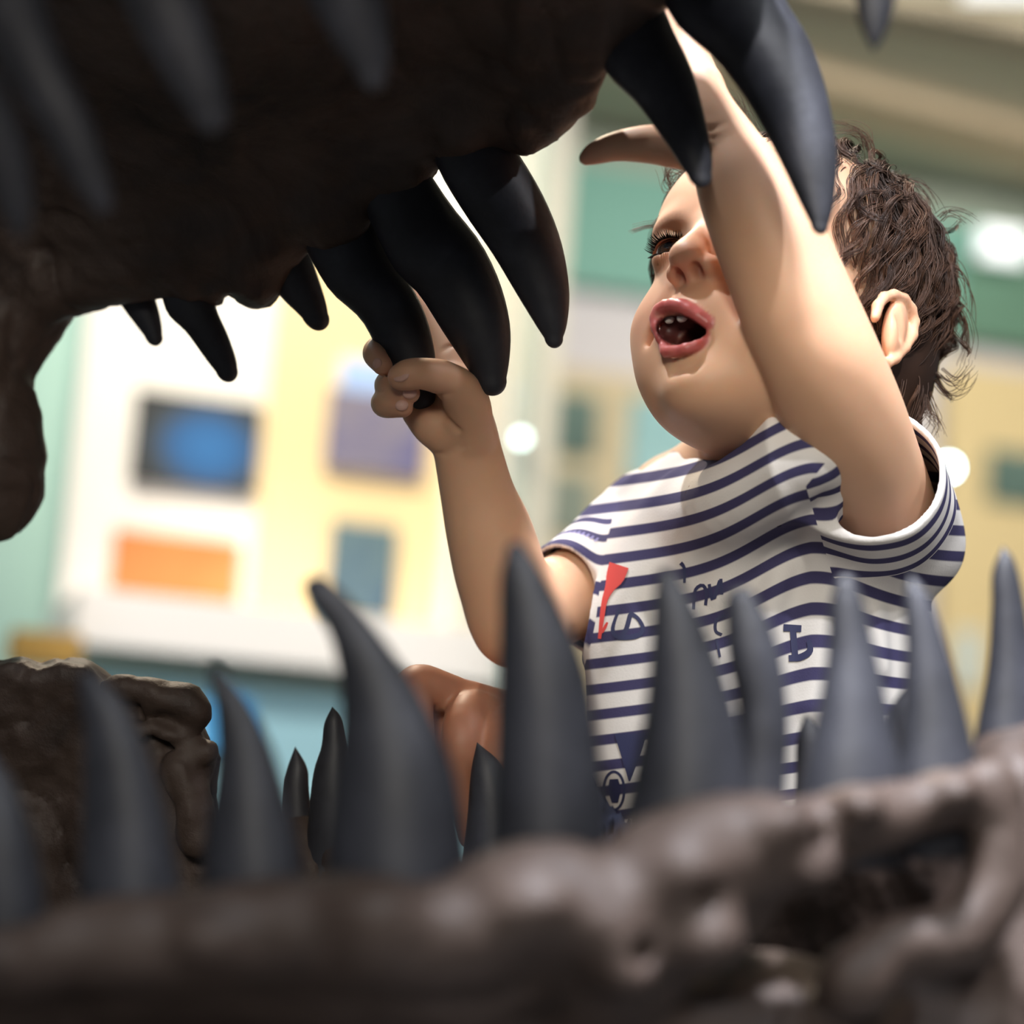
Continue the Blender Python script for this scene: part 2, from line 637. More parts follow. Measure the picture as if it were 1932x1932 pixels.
# right arm (the far one): shoulder, elbow low, forearm up to the held tooth
S.g = 1
limb([(1230, 1040, 1.165, 92), (1075, 1122, 1.13, 84), (1000, 1165, 1.105, 80), (972, 1172, 1.10, 76)], 0.01)
limb([(978, 1176, 1.10, 78), (950, 1100, 1.096, 87), (925, 1010, 1.09, 82), (903, 940, 1.085, 71), (886, 868, 1.08, 65), (874, 810, 1.078, 62), (862, 745, 1.076, 50)], 0.012)
S.g = 2
limb([(888, 885, 1.08, 60), (876, 820, 1.078, 58), (862, 740, 1.076, 46)], 0.01)      # palm
limb([(850, 838, 1.074, 30), (818, 806, 1.07, 38), (790, 778, 1.076, 32)], 0.006)     # heel below the little finger
limb([(893, 820, 1.068, 40), (878, 755, 1.056, 44), (840, 716, 1.044, 35), (797, 705, 1.036, 30), (772, 707, 1.034, 30), (757, 711, 1.035, 26)], 0.008)  # thumb
limb([(866, 740, 1.086, 42), (845, 655, 1.096, 40), (815, 590, 1.104, 30), (790, 545, 1.110, 18)], 0.006)  # index
S.g = 5
limb([(845, 690, 1.093, 30), (770, 648, 1.103, 27), (720, 655, 1.088, 24), (707, 668, 1.068, 23), (722, 690, 1.054, 19)], 0.003)  # middle
S.g = 6
limb([(840, 740, 1.088, 30), (775, 712, 1.100, 26), (736, 722, 1.082, 25), (736, 731, 1.060, 25), (774, 742, 1.043, 19)], 0.003)  # ring
S.g = 7
limb([(815, 785, 1.080, 30), (760, 757, 1.088, 26), (730, 758, 1.074, 26), (729, 763, 1.056, 26), (760, 768, 1.045, 20)], 0.002)  # little
# left arm (the near one): out of the sleeve towards the camera, forearm up to the front teeth
S.g = 8
limb([(1685, 1000, 1.10, 95), (1632, 890, 1.055, 110), (1590, 790, 1.025, 117), (1552, 690, 1.005, 113), (1513, 600, 1.0, 111), (1478, 515, 1.0, 107),
      (1442, 437, 1.0, 100), (1400, 350, 1.003, 86), (1372, 285, 1.006, 67), (1343, 222, 1.008, 50)], 0.012)
# left hand
S.g = 9
limb([(1395, 320, 1.006, 62), (1368, 265, 1.007, 55), (1343, 210, 1.008, 45), (1325, 160, 1.012, 38)], 0.01)
limb([(1370, 285, 1.006, 46), (1312, 240, 1.008, 50), (1276, 175, 1.014, 42)], 0.01)
limb([(1350, 285, 1.004, 44), (1285, 279, 1.002, 40), (1225, 272, 1.0, 36), (1165, 276, 1.0, 28), (1125, 288, 1.0, 22), (1106, 298, 1.0, 14)], 0.008)  # thumb
limb([(1258, 190, 1.016, 36), (1238, 110, 1.022, 28), (1222, 40, 1.026, 24), (1215, -10, 1.03, 20)], 0.005)
limb([(1285, 165, 1.018, 32), (1268, 85, 1.026, 27), (1250, 10, 1.03, 24), (1240, -45, 1.033, 20)], 0.004)
limb([(1312, 155, 1.018, 30), (1296, 85, 1.028, 25), (1278, 20, 1.033, 22), (1262, -25, 1.036, 19)], 0.004)
limb([(1333, 165, 1.014, 30), (1320, 115, 1.022, 24), (1304, 80, 1.028, 21), (1290, 58, 1.033, 18)], 0.004)

S.kg = 0.0010
S.g = 9
groove([(1318, 244), (1340, 243), (1362, 236), (1384, 224)], 0.7, 0.002)
groove([(1322, 262), (1338, 258), (1352, 262)], 0.5, 0.002)


def insert_groove(gid, pts, r, k=0.0018):
    """crease applied within one limb's own group"""
    n0 = len(S.ops)
    groove(pts, r, k)
    op, S.ops[n0:], S.grp[n0:] = S.ops[n0], [], []
    S.exact.discard(n0)
    pos = max(i for i, g_ in enumerate(S.grp) if g_ == gid) + 1
    S.ops.insert(pos, op); S.grp.insert(pos, gid)
    S.exact = {e + (e >= pos) for e in S.exact} | {pos}


for gid in (1, 2):
    insert_groove(gid, [(824, 858), (845, 850), (862, 838), (870, 826)], 0.7)
    insert_groove(gid, [(836, 862), (858, 853), (876, 840)], 0.5)
insert_groove(2, [(865, 812), (846, 792), (834, 770), (828, 748)], 1.0, 0.003)
insert_groove(2, [(858, 650), (838, 660)], 0.5)
insert_groove(2, [(800, 742), (825, 745), (850, 742)], 0.5)

import time as _t
_t0 = _t.time()
cv, cf = S.mesh(BODY_H)
print('body', len(cv), len(cf), round(_t.time() - _t0, 1))

base = c2w(hip); base[2] = 0.0
child = empty('person', base.tolist(), 'small child in a navy striped t-shirt gripping a black tooth and reaching up, mouth open', 'person')

# skin with reddened lips, cheeks and knuckles, darker nostrils and painted shade in the mouth
m_skin = mat('skin', (0.62, 0.36, 0.22), 0.48, 0.4)
m_skin.node_tree.nodes['Principled BSDF'].inputs['Subsurface Weight'].default_value = 0.30
m_skin.node_tree.nodes['Principled BSDF'].inputs['Subsurface Radius'].default_value = (1.0, 0.38, 0.2)
m_skin.node_tree.nodes['Principled BSDF'].inputs['Subsurface Scale'].default_value = 0.006
N_, L_, B_ = nodes(m_skin)
va = N_.new('ShaderNodeAttribute'); va.attribute_name = 'tone'
L_.new(va.outputs['Color'], B_.inputs['Base Color'])
vr = N_.new('ShaderNodeAttribute'); vr.attribute_name = 'gloss'
mr = N_.new('ShaderNodeMath'); mr.operation = 'MULTIPLY_ADD'
mr.inputs[1].default_value = -0.15; mr.inputs[2].default_value = 0.52
L_.new(vr.outputs['Fac'], mr.inputs[0]); L_.new(mr.outputs[0], B_.inputs['Roughness'])


def dist_chain(P, pts):
    d = np.full(len(P), 9.0)
    for i in range(len(pts) - 1):
        a, b = pts[i], pts[i + 1]
        ab = b - a
        t = np.clip((P - a) @ ab / (ab @ ab), 0, 1)
        d = np.minimum(d, np.linalg.norm(P - a - t[:, None] * ab, axis=1))
    return d


def sstep(a, b, x):
    t = np.clip((x - a) / (b - a), 0, 1)
    return t * t * (3 - 2 * t)


tone = np.tile(np.array([0.66, 0.39, 0.245]), (len(cv), 1))
def blend(mask, col):
    global tone
    tone = tone * (1 - mask[:, None]) + np.array(col) * mask[:, None]
hq = toH(cv)
mott = vnoise(cv, 90) * 0.5 + vnoise(cv, 220) * 0.3
tone *= (1 + 0.035 * mott)[:, None]
for s_ in (-1, 1):
    blend(0.35 * np.exp(-((np.linalg.norm(hq - [6.6, s_ * 3.6, -2.0], axis=1)) / 2.0) ** 2), (0.66, 0.27, 0.19))
blend(0.4 * np.exp(-(np.linalg.norm(hq - [8.6, 0, -0.8], axis=1) / 1.1) ** 2), (0.66, 0.26, 0.18))
lip = np.minimum(dist_chain(cv, UPP) - 0.0040, dist_chain(cv, LOP) - 0.0036)
lipm = sstep(0.0010, -0.0006, lip)
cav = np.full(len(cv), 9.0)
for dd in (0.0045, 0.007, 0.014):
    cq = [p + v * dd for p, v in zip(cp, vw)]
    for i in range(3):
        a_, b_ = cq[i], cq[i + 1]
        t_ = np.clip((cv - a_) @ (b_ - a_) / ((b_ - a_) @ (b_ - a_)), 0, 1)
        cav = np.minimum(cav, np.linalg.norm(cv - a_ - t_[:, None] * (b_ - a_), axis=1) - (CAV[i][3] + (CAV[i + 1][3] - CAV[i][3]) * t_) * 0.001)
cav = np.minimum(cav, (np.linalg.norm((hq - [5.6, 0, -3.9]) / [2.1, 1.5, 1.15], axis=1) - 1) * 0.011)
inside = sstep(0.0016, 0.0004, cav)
blend(lipm, (0.50, 0.125, 0.115))
blend(inside * 0.97, (0.085, 0.014, 0.014))  # shade of the open mouth painted into the skin colour
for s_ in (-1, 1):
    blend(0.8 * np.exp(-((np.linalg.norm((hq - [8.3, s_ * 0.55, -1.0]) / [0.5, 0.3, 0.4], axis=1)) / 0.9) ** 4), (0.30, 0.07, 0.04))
blend(0.35 * np.exp(-(np.linalg.norm(cv - EARC, axis=1) / 0.016) ** 2), (0.60, 0.24, 0.13))
# fine brown eyebrows
for s_ in (-1, 1):
    bl = np.array([7.2, s_ * 2.5, 3.05])
    q = (hq - bl) / [1.5, 1.7, 0.30]
    q[:, 2] += 0.5 * q[:, 1] ** 2 * 0.6
    blend(0.45 * np.exp(-(np.linalg.norm(q, axis=1)) ** 4) * (0.7 + 0.3 * vnoise(cv, 900)), (0.25, 0.13, 0.08))
for tip in ((722, 690, 1.054), (772, 742, 1.043), (760, 768, 1.045), (757, 711, 1.035), (1108, 296, 1.0)):
    blend(0.4 * np.exp(-(np.linalg.norm(cv - C(*tip), axis=1) / 0.008) ** 2), (0.62, 0.26, 0.18))
body = mesh_obj('body', c2w(cv), cf, m_skin, child)
attr_c(body, 'tone', tone)
attr_f(body, 'gloss', np.clip(lipm * 1.0 + inside * 0.5, 0, 1))

# ---- eyes, lashes, milk teeth, tongue
m_eye = mat('eye', (0.8, 0.78, 0.75), 0.08, 0.6)
N_, L_, B_ = nodes(m_eye)
va = N_.new('ShaderNodeAttribute'); va.attribute_name = 'tone'
L_.new(va.outputs['Color'], B_.inputs['Base Color'])
m_lash = mat('lash', (0.012, 0.008, 0.006), 0.7, 0.1)
m_tooth = mat('milk_tooth', (0.80, 0.76, 0.70), 0.25)
m_tongue = mat('tongue', (0.42, 0.12, 0.11), 0.35)


def uv_sphere(c, ax, r, nu=24, nv=16):
    """ax rows: three axes, r radii"""
    th = np.linspace(0, math.pi, nv + 1)
    ph = np.linspace(0, 2 * math.pi, nu, endpoint=False)
    v = np.array([[math.sin(t) * math.cos(p), math.sin(t) * math.sin(p), math.cos(t)] for t in th for p in ph])
    f = [(i * nu + j, (i + 1) * nu + j, (i + 1) * nu + (j + 1) % nu, i * nu + (j + 1) % nu) for i in range(nv) for j in range(nu)]
    return np.asarray(c) + (v * np.asarray(r)) @ np.asarray(ax), f, v


gaze = HF * 0.95 + HU * 0.12 + HL * 0.12
gaze /= np.linalg.norm(gaze)
for si, ey in zip((-1, 1), EYE):
    v, f, n = uv_sphere(H(*ey), HAX, (0.0105, 0.0105, 0.0105), 40, 30)
    ang = np.arccos(np.clip((v - H(*ey)) / 0.0105 @ gaze, -1, 1))
    t = np.tile(np.array([0.72, 0.69, 0.66]), (len(v), 1))
    t[ang < 0.72] = (0.055, 0.028, 0.015)
    t[ang < 0.25] = (0.004, 0.004, 0.004)
    o = mesh_obj('eyeball', c2w(v), f, m_eye, child)
    attr_c(o, 'tone', t)
    st = []
    ef, el, eu = ey
    for up, cnt, ln in ((1, 60, 0.60), (-1, 22, 0.32)):
        for i in range(cnt):
            tt = -0.97 + 1.94 * (i + rng.uniform(-.3, .3)) / (cnt - 1)
            tt = float(np.clip(tt, -0.98, 0.98))
            l = 1.10 * tt
            u = 0.02 + up * 0.43 * math.sqrt(1 - tt * tt)
            fdep = math.sqrt(max(1.22 ** 2 - l * l - u * u, 0.02))
            root = np.array([ef + fdep - 0.04, el + l, eu + u])
            dr = np.array([0.8, 0.75 * tt + rng.uniform(-.1, .1), -0.05 if up > 0 else -0.35])
            cu = np.array([0.0, 0.0, 0.30 if up > 0 else -0.1])
            L_len = ln * rng.uniform(0.8, 1.1) * (1 - 0.25 * tt * tt)
            st.append([root + dr * s * L_len + cu * s * s * L_len for s in np.linspace(0, 1, 7)])
    st = np.array(st)
    pts = (HO + (st.reshape(-1, 3) * 0.01) @ HAX).reshape(st.shape)
    v, f = tube_strands(pts, np.linspace(0.00034, 0.00009, 7))
    mesh_obj('eyelashes', c2w(v), f, m_lash, child)

for (px, py, f0, hw) in ((1264, 598, 7.75, 2.6), (1288, 595, 7.75, 2.9)):
    c_ = onface(px, py, f0, 0.12)
    v, f, n = uv_sphere(c_, HAX, (0.0018, hw * 0.001, 0.0034), 16, 12)
    vv = np.sign(n) * np.abs(n) ** 0.7
    v = c_ + (vv * np.array([0.0018, hw * 0.001, 0.0036])) @ HAX
    mesh_obj('milk_tooth', c2w(v), f, m_tooth, child)
v, f, n = uv_sphere(H(5.7, 0, -4.75), HAX, (0.018, 0.0125, 0.0055))
mesh_obj('tongue', c2w(v), f, m_tongue, child)

# fingernails of the near thumb and the two wrapped fingers
m_nail = mat('fingernail', (0.66, 0.40, 0.32), 0.28)
for (px, py, d, nx, ny, nz, ang, a, b_) in ((757, 709, 1.0285, -0.45, 0.35, 0.82, 175, 17, 12), (773, 742, 1.0383, 0.1, -0.1, 0.98, 5, 13, 10),
                                          (758, 765, 1.0400, 0.0, 0.1, 1.0, 10, 12, 10), (712, 686, 1.0500, -0.35, -0.35, 0.87, 60, 11, 9)):
    n_ = np.array([nx, ny, nz]); n_ /= np.linalg.norm(n_)
    tx = np.array([math.cos(math.radians(ang)), math.sin(math.radians(ang)), 0]); tx -= n_ * (tx @ n_); tx /= np.linalg.norm(tx)
    ax_ = np.array([tx, np.cross(n_, tx), n_])
    v, f, n = uv_sphere(C(px, py, d), ax_, (a * PXM, b_ * PXM, 0.0012), 16, 10)
    mesh_obj('fingernail', c2w(v), f, m_nail, child)

# ---- hair: a soft cap close to the scalp plus curling locks
m_hair = mat('hair', (0.055, 0.028, 0.017), 0.48, 0.3)
N_, L_, B_ = nodes(m_hair)
va = N_.new('ShaderNodeAttribute'); va.attribute_name = 'shade'
rp = N_.new('ShaderNodeValToRGB')
rp.color_ramp.elements[0].color = (0.030, 0.016, 0.011, 1)
rp.color_ramp.elements[1].color = (0.145, 0.072, 0.042, 1)
L_.new(va.outputs['Fac'], rp.inputs['Fac']); L_.new(rp.outputs['Color'], B_.inputs['Base Color'])
SC = np.array([-0.9, 0, 3.9]); SR = np.array([8.25, 6.9, 6.6])
SC2 = np.array([-3.8, 0, -1.3]); SR2 = np.array([4.35, 5.15, 3.8])


def hairline(q):
    """>0 where hair grows (head coords, cm)"""
    f, l, u = q[..., 0], q[..., 1], q[..., 2]
    line = np.where(f > 4.4, 6.6 + (f - 4.4) * 0.1, 6.6 - 2.3 * (4.4 - f))
    line = np.maximum(line, -5.0)
    bare = np.exp(-(((f - 0.4) / 1.7) ** 2 + ((u + 0.3) / 2.0) ** 2)) * (np.abs(l) > 4.5)   # round the ears
    return (u - line) - 6 * bare


T = SDF()
T.ell(HO + (np.array([-0.9, 0, 4.0]) * .01) @ HAX, np.array([8.15, 6.75, 6.45]) * .01, HAX)
T.ell(H(-3.4, 0, 1.0), np.array([5.35, 5.75, 4.8]) * .01, HAX, 0.02)
T.ell(H(-3.8, 0, -1.5), np.array([4.2, 5.0, 3.6]) * .01, HAX, 0.02)
T.fun(lambda P: -hairline(toH(P)) * 0.004, [-9] * 3, [9] * 3, 0.004, '&')
T.disp = lambda P: 0.0016 * vnoise(P, 70)
T.dispmax = 0.002
hv, hf = T.mesh(0.0022)
cap_o = mesh_obj('hair', c2w(hv), hf, m_hair, child)
attr_f(cap_o, 'shade', np.full(len(hv), 0.05))

whorl = np.array([-5.6, 0.6, 9.2])
n_clump, per = 560, 16
roots = []
while len(roots) < n_clump:
    v = rng.normal(size=3); v /= np.linalg.norm(v)
    lowr = rng.random() < 0.22
    sc, sr = (SC2, SR2) if lowr else (SC, SR)
    q = sc + v * sr
    if hairline(q) > 0.15 and q[2] > -5.0 and not (lowr and (v[2] > 0.35 or v[0] > 0.45)):
        roots.append((q, sc, sr))
M = 18
strands = []; shades = []; rads = []
Zh = toH(HO + Z0[None, :] * 0.01)[0]    # world up in head axes
for q, sc, sr in roots:
    nrm = (q - sc) / sr ** 2; nrm /= np.linalg.norm(nrm)
    d = q - whorl
    d = d / (np.linalg.norm(d) + 1e-6) - 0.75 * Zh + rng.normal(size=3) * 0.28
    d -= nrm * (d @ nrm); d /= np.linalg.norm(d) + 1e-9
    back = q[2] < 1.5
    length = rng.uniform(4.0, 7.0) if not back else rng.uniform(3.5, 5.8)
    if q[0] > 4.0:
        length = rng.uniform(3.0, 4.6)
    ds = length / (M - 1)
    lift = rng.uniform(0.1, 0.75)
    free = rng.random() < 0.10
    wl = rng.uniform(2.4, 4.2); amp = rng.uniform(0.22, 0.5) * (1.8 if free else 1); ph = rng.uniform(0, 6.28)
    p = q.copy(); path = []
    side = np.cross(nrm, d)
    for i in range(M):
        s = i / (M - 1)
        path.append(p.copy())
        nrm = (p - sc) / sr ** 2; nrm /= np.linalg.norm(nrm)
        d = d - 0.10 * Zh + rng.normal(size=3) * 0.035
        d = d - nrm * (d @ nrm) * (0.35 if free else 0.85)
        if s > 0.7:
            d = d + nrm * (0.10 + 0.25 * free)
        d /= np.linalg.norm(d)
        p = p + d * ds
        k0 = np.linalg.norm((p - sc) / sr)
        want = 1 + (0.02 + 0.055 * lift * min(1, s * 2.2))
        if not free or k0 < want:
            p = sc + (p - sc) * (1 + (want - k0) / k0 * 0.6)
    path = np.array(path)
    s = np.linspace(0, 1, M)
    tang = np.gradient(path, axis=0); tang /= np.linalg.norm(tang, axis=1, keepdims=True)
    nn = (path - sc) / sr ** 2; nn /= np.linalg.norm(nn, axis=1, keepdims=True)
    sd = np.cross(nn, tang)
    a = ph + 2 * math.pi * s * length / wl
    grow = (amp * (0.25 + 0.9 * s))[:, None]
    guide = path + grow * (np.cos(a)[:, None] * sd + 0.55 * (np.sin(a)[:, None] + 0.5) * nn)
    tone_c = rng.uniform(0, 0.55)
    for k in range(per):
        o = rng.normal(size=2) * 0.17
        w_ = (1 - 0.62 * s ** 1.2)[:, None]
        jit = rng.normal(size=3) * 0.045
        strands.append(guide + w_ * (o[0] * sd + abs(o[1]) * nn) + jit * s[:, None] ** 2 * 2)
        shades.append(np.clip(tone_c + rng.uniform(-.12, .18), 0, 1))
        rads.append(rng.uniform(0.7, 1.15))
# a few loose curls standing off the crown, brow and nape
LOOSE = [[(1300, 330), (1272, 318), (1258, 336), (1266, 352), (1290, 345), (1318, 330)], [(1330, 320), (1290, 330), (1270, 360), (1262, 352), (1256, 325), (1252, 312)],
         [(1430, 280), (1405, 225), (1392, 195), (1380, 185)], [(1450, 280), (1420, 240), (1402, 215), (1385, 212)], [(1640, 290), (1632, 262), (1610, 245), (1580, 238), (1560, 236)],
         [(1645, 300), (1640, 275), (1620, 255), (1590, 252), (1570, 262)], [(1775, 410), (1790, 398), (1815, 400), (1835, 412)], [(1770, 700), (1800, 720), (1825, 700), (1830, 690)],
         [(1765, 720), (1790, 745), (1815, 735), (1826, 712)], [(1750, 740), (1765, 780), (1768, 800), (1760, 815)], [(1742, 750), (1752, 775), (1766, 790), (1772, 808)],
         [(1790, 500), (1815, 520), (1828, 560), (1826, 600)], [(1790, 560), (1820, 590), (1832, 640), (1822, 680)], [(1700, 340), (1730, 345), (1750, 365), (1762, 390)]]
for L_c in LOOSE:
    base_p = np.array([toH(C(x, y, HD + 0.005)[None])[0] for x, y in L_c])
    tt = np.linspace(0, len(base_p) - 1, M)
    # Catmull-Rom resample
    Q = np.vstack([2 * base_p[0] - base_p[1], base_p, 2 * base_p[-1] - base_p[-2]])
    g_ = []
    for t in tt:
        i = min(int(t), len(base_p) - 2); u = t - i
        p0, p1, p2, p3 = Q[i:i + 4]
        g_.append(0.5 * (2 * p1 + (p2 - p0) * u + (2 * p0 - 5 * p1 + 4 * p2 - p3) * u * u + (3 * p1 - p0 - 3 * p2 + p3) * u ** 3))
    g_ = np.array(g_)
    s = np.linspace(0, 1, M)
    for k in range(11):
        j1 = rng.normal(size=3) * 0.16; j2 = rng.normal(size=3) * 0.22
        strands.append(g_ + j1 + j2 * s[:, None])
        shades.append(rng.uniform(0.2, 0.8)); rads.append(0.8)
strands = np.array(strands)
pts = (HO + (strands.reshape(-1, 3) * 0.01) @ HAX).reshape(strands.shape)
taper = np.linspace(1.0, 0.35, M)
v, f = tube_strands(pts, np.array(rads)[:, None] * taper[None, :] * 0.00030)
locks = mesh_obj('curls', c2w(v), f, m_hair, cap_o)
locks['kind'] = 'stuff'
attr_f(locks, 'shade', np.repeat(np.array(shades), M * 3))

# ---- striped t-shirt
T = SDF()
T.ell(C(1450, 1140, 1.135), (0.083, 0.085, 0.064), None, 0.02)
T.ell(C(1442, 1430, 1.13), (0.090, 0.105, 0.072), None, 0.04)
T.sweep([(C(1245, 1000, 1.175), 0.034), (C(1420, 965, 1.12), 0.046), (C(1570, 925, 1.09), 0.042)], 0.02)
# folds (on the surface, running from the raised shoulder and the far armpit)
FOLDS = [([(1488, 850), (1430, 920), (1350, 1000), (1295, 1085)], 0.0065), ([(1505, 890), (1470, 960), (1410, 1045), (1350, 1125)], 0.0060), ([(1470, 830), (1400, 885), (1330, 930)], 0.006),
         ([(1280, 915), (1238, 965), (1205, 1045), (1190, 1120)], 0.006), ([(1205, 915), (1182, 935), (1165, 985)], 0.006),
         ([(1548, 1040), (1552, 1100), (1546, 1190), (1530, 1330)], 0.0085), ([(1600, 1060), (1640, 1150), (1650, 1260)], 0.005),
         ([(1480, 1060), (1440, 1180), (1420, 1320)], 0.005), ([(1310, 1160), (1290, 1280), (1270, 1400)], 0.0055)]
FP = [([(x, y, surf(T, x, y, 1.0, 1.25)) for x, y in pts_], r) for pts_, r in FOLDS]
for pts_, r in FP:
    T.sweep([(C(x, y, d + 0.42 * r), r) for x, y, d in pts_], 0.008, 4)
SLA = C(1668, 1000, 1.10); SLB = C(1647, 903, 1.040)
sln = C(1600, 790, 1.025) - C(1690, 1000, 1.10); sln /= np.linalg.norm(sln)
slc = sln + 0.35 * np.array([0.7, -0.7, 0]); slc /= np.linalg.norm(slc)
T.cap(SLA - sln * 0.01, SLB + sln * 0.03, 0.0385, 0.0368, 0.012)
SRB = C(1075, 1127, 1.128)
srn = SRB - C(1215, 1048, 1.165); srn /= np.linalg.norm(srn)
T.cap(C(1225, 1040, 1.165), SRB + srn * 0.02, 0.037, 0.029, 0.016)
T.fun(lambda P, d: np.maximum(d + 0.0018 * vnoise(P, 45), -(d + 0.0018 * vnoise(P, 45) + 0.0034)), [-9] * 3, [9] * 3, 0, 'f')


def cutter(bp, n, R):
    def fn(P):
        v = P - bp
        t = v @ n
        rad = np.linalg.norm(v - t[:, None] * n, axis=1)
        return np.maximum(-t, rad - R)
    return fn


T.fun(cutter(SLB, slc, 0.058), SLB - 0.1, SLB + 0.1, 0.0015, '-')
T.fun(cutter(SRB, srn, 0.036), SRB - 0.09, SRB + 0.09, 0.0015, '-')
T.cap(C(1440, 960, 1.135), H(-1.2, 0, -1.0), 0.043, 0.05, 0.002, '-')
T.sweep([(C(1310, 1000, 1.12), 0.020), (C(1364, 959, 1.065), 0.0205), (C(1454, 901, 1.035), 0.021), (C(1530, 852, 1.024), 0.021), (C(1560, 900, 1.05), 0.020)], 0.022)
T.sweep([(C(1240, 965, 1.13), 0.012), (C(1208, 1040, 1.112), 0.0135), (C(1190, 1120, 1.10), 0.0145), (C(1174, 1200, 1.097), 0.0150), (C(1164, 1300, 1.10), 0.0155), (C(1166, 1420, 1.105), 0.016)], 0.016)
T.fun(lambda P: P @ Z0 - (C(1440, 1640, 1.13) @ Z0), [-9] * 3, [9] * 3, 0.002, '&')
T.ops[-1] = ('&', lambda P: -(P @ Z0 - (C(1440, 1640, 1.13) @ Z0)), T.ops[-1][2], T.ops[-1][3], 0.002)
_t0 = _t.time()
sv, sf = T.mesh(SHIRT_H)
print('shirt', len(sv), round(_t.time() - _t0, 1))
# stripe coordinate (in stripe periods), following the knit: across the body, along each sleeve
px = 966 + sv[:, 0] / -sv[:, 2] * FPX
py = 966 - sv[:, 1] / -sv[:, 2] * FPX
pull = 78 * np.exp(-((px - 1535) / 150) ** 2) * sstep(1500, 950, py) + 0.02 * (px - 1230)
diag = 0.10 * (1530 - np.minimum(px, 1530))
body_v = (py + pull - diag * 1.0 - 988 + 30) / 48.5
tl = (sv - SLB) @ slc
rl = np.linalg.norm((sv - SLB) - tl[:, None] * slc, axis=1)
tr = (sv - SRB) @ srn
rr_ = np.linalg.norm((sv - SRB) - tr[:, None] * srn, axis=1)
m_l = np.minimum(np.minimum(tl + 0.036, 0.048 - rl), np.minimum(px - 1500 - 0.30 * np.maximum(py - 850, 0), (py - 870) + 1.2 * (px - 1560)) * PXM)
m_r = np.minimum(tr + 0.030, 0.037 - rr_)
m_shirt = mat('striped_jersey', (0.74, 0.72, 0.70), 0.85, 0.2)
N_, L_, B_ = nodes(m_shirt)
def attr_node(nm):
    a = N_.new('ShaderNodeAttribute'); a.attribute_name = nm
    return a.outputs['Fac']


def mth(op, a, b=None):
    n = N_.new('ShaderNodeMath'); n.operation = op
    for i, x in enumerate((a, b)):
        if x is None:
            continue
        if isinstance(x, (int, float)):
            n.inputs[i].default_value = x
        else:
            L_.new(x, n.inputs[i])
    return n.outputs[0]


sel_l = mth('GREATER_THAN', attr_node('m_l'), 0.0)
sel_r = mth('GREATER_THAN', attr_node('m_r'), 0.0)
s1 = mth('ADD', mth('MULTIPLY', sel_l, attr_node('s_l')), mth('MULTIPLY', mth('SUBTRACT', 1.0, sel_l), attr_node('s_b')))
s2 = mth('ADD', mth('MULTIPLY', sel_r, attr_node('s_r')), mth('MULTIPLY', mth('SUBTRACT', 1.0, sel_r), s1))
fr = N_.new('ShaderNodeMath'); fr.operation = 'FRACT'; L_.new(s2, fr.inputs[0])
rp = N_.new('ShaderNodeValToRGB')
for p_, c_ in ((0.0, (0.055, 0.05, 0.12)), (0.36, (0.055, 0.05, 0.12)), (0.42, (0.74, 0.71, 0.68)), (0.96, (0.74, 0.71, 0.68)), (1.0, (0.055, 0.05, 0.12))):
    e_ = rp.color_ramp.elements[0] if p_ == 0 else (rp.color_ramp.elements[-1] if p_ == 1.0 else rp.color_ramp.elements.new(p_))
    e_.position = p_; e_.color = (*c_, 1)
L_.new(fr.outputs[0], rp.inputs['Fac']); L_.new(rp.outputs['Color'], B_.inputs['Base Color'])
add_bump(m_shirt, [(900, 2, 1.0, 'noise')], 0.25, 0.0006)
shirt = mesh_obj('t_shirt', c2w(sv), sf, m_shirt, child)
attr_f(shirt, 's_b', body_v)
attr_f(shirt, 's_l', tl / 0.0131 - 0.33)
attr_f(shirt, 's_r', tr / 0.0125 + 0.42)
attr_f(shirt, 'm_l', m_l)
attr_f(shirt, 'm_r', m_r)

# ================================================================== dinosaur skull cast
m_bone = mat('brown_bone_cast', (0.06, 0.04, 0.03), 0.60, 0.42)
add_noise_color(m_bone, [(0.30, (0.0204, 0.0136, 0.0109)), (0.47, (0.0510, 0.0326, 0.0245)), (0.62, (0.0782, 0.0544, 0.0435)), (0.78, (0.1088, 0.0782, 0.0612))], 14, 8, 0.62, dist=0.6)
add_bump(m_bone, [(60, 5, 1.0, 'noise'), (260, 4, 0.3, 'noise'), (22, 3, 1.2, 'noise')], 0.45, 0.003)
m_fang = mat('black_tooth_cast', (0.028, 0.029, 0.034), 0.52, 0.45)
add_noise_color(m_fang, [(0.35, (0.017, 0.0175, 0.022)), (0.6, (0.033, 0.034, 0.043)), (0.8, (0.058, 0.060, 0.072))], 30, 5, 0.6)
add_bump(m_fang, [(45, 4, 1.0, 'noise'), (300, 3, 0.25, 'noise')], 0.25, 0.0015)

skull_base = W(700, 1930, 0.85)
skull_base[2] = 0.36
skull = empty('dinosaur_skull', skull_base.tolist(), 'large brown dinosaur skull cast with open jaws full of black curved teeth', 'skull')


def far_depth(x):
    """distance of the far jaw's tooth row at pixel column x (it swings towards the camera at the snout)"""
    return np.interp(x, [-300, 0, 300, 600, 800, 950, 1150, 1300, 1500, 1750, 2000], [1.20, 1.17, 1.13, 1.09, 1.066, 1.045, 0.985, 0.955, 0.925, 0.86, 0.78])


def near_depth(x):
    return np.interp(x, [-300, 0, 700, 1300, 1700, 2000], [0.70, 0.70, 0.70, 0.725, 0.76, 0.80])


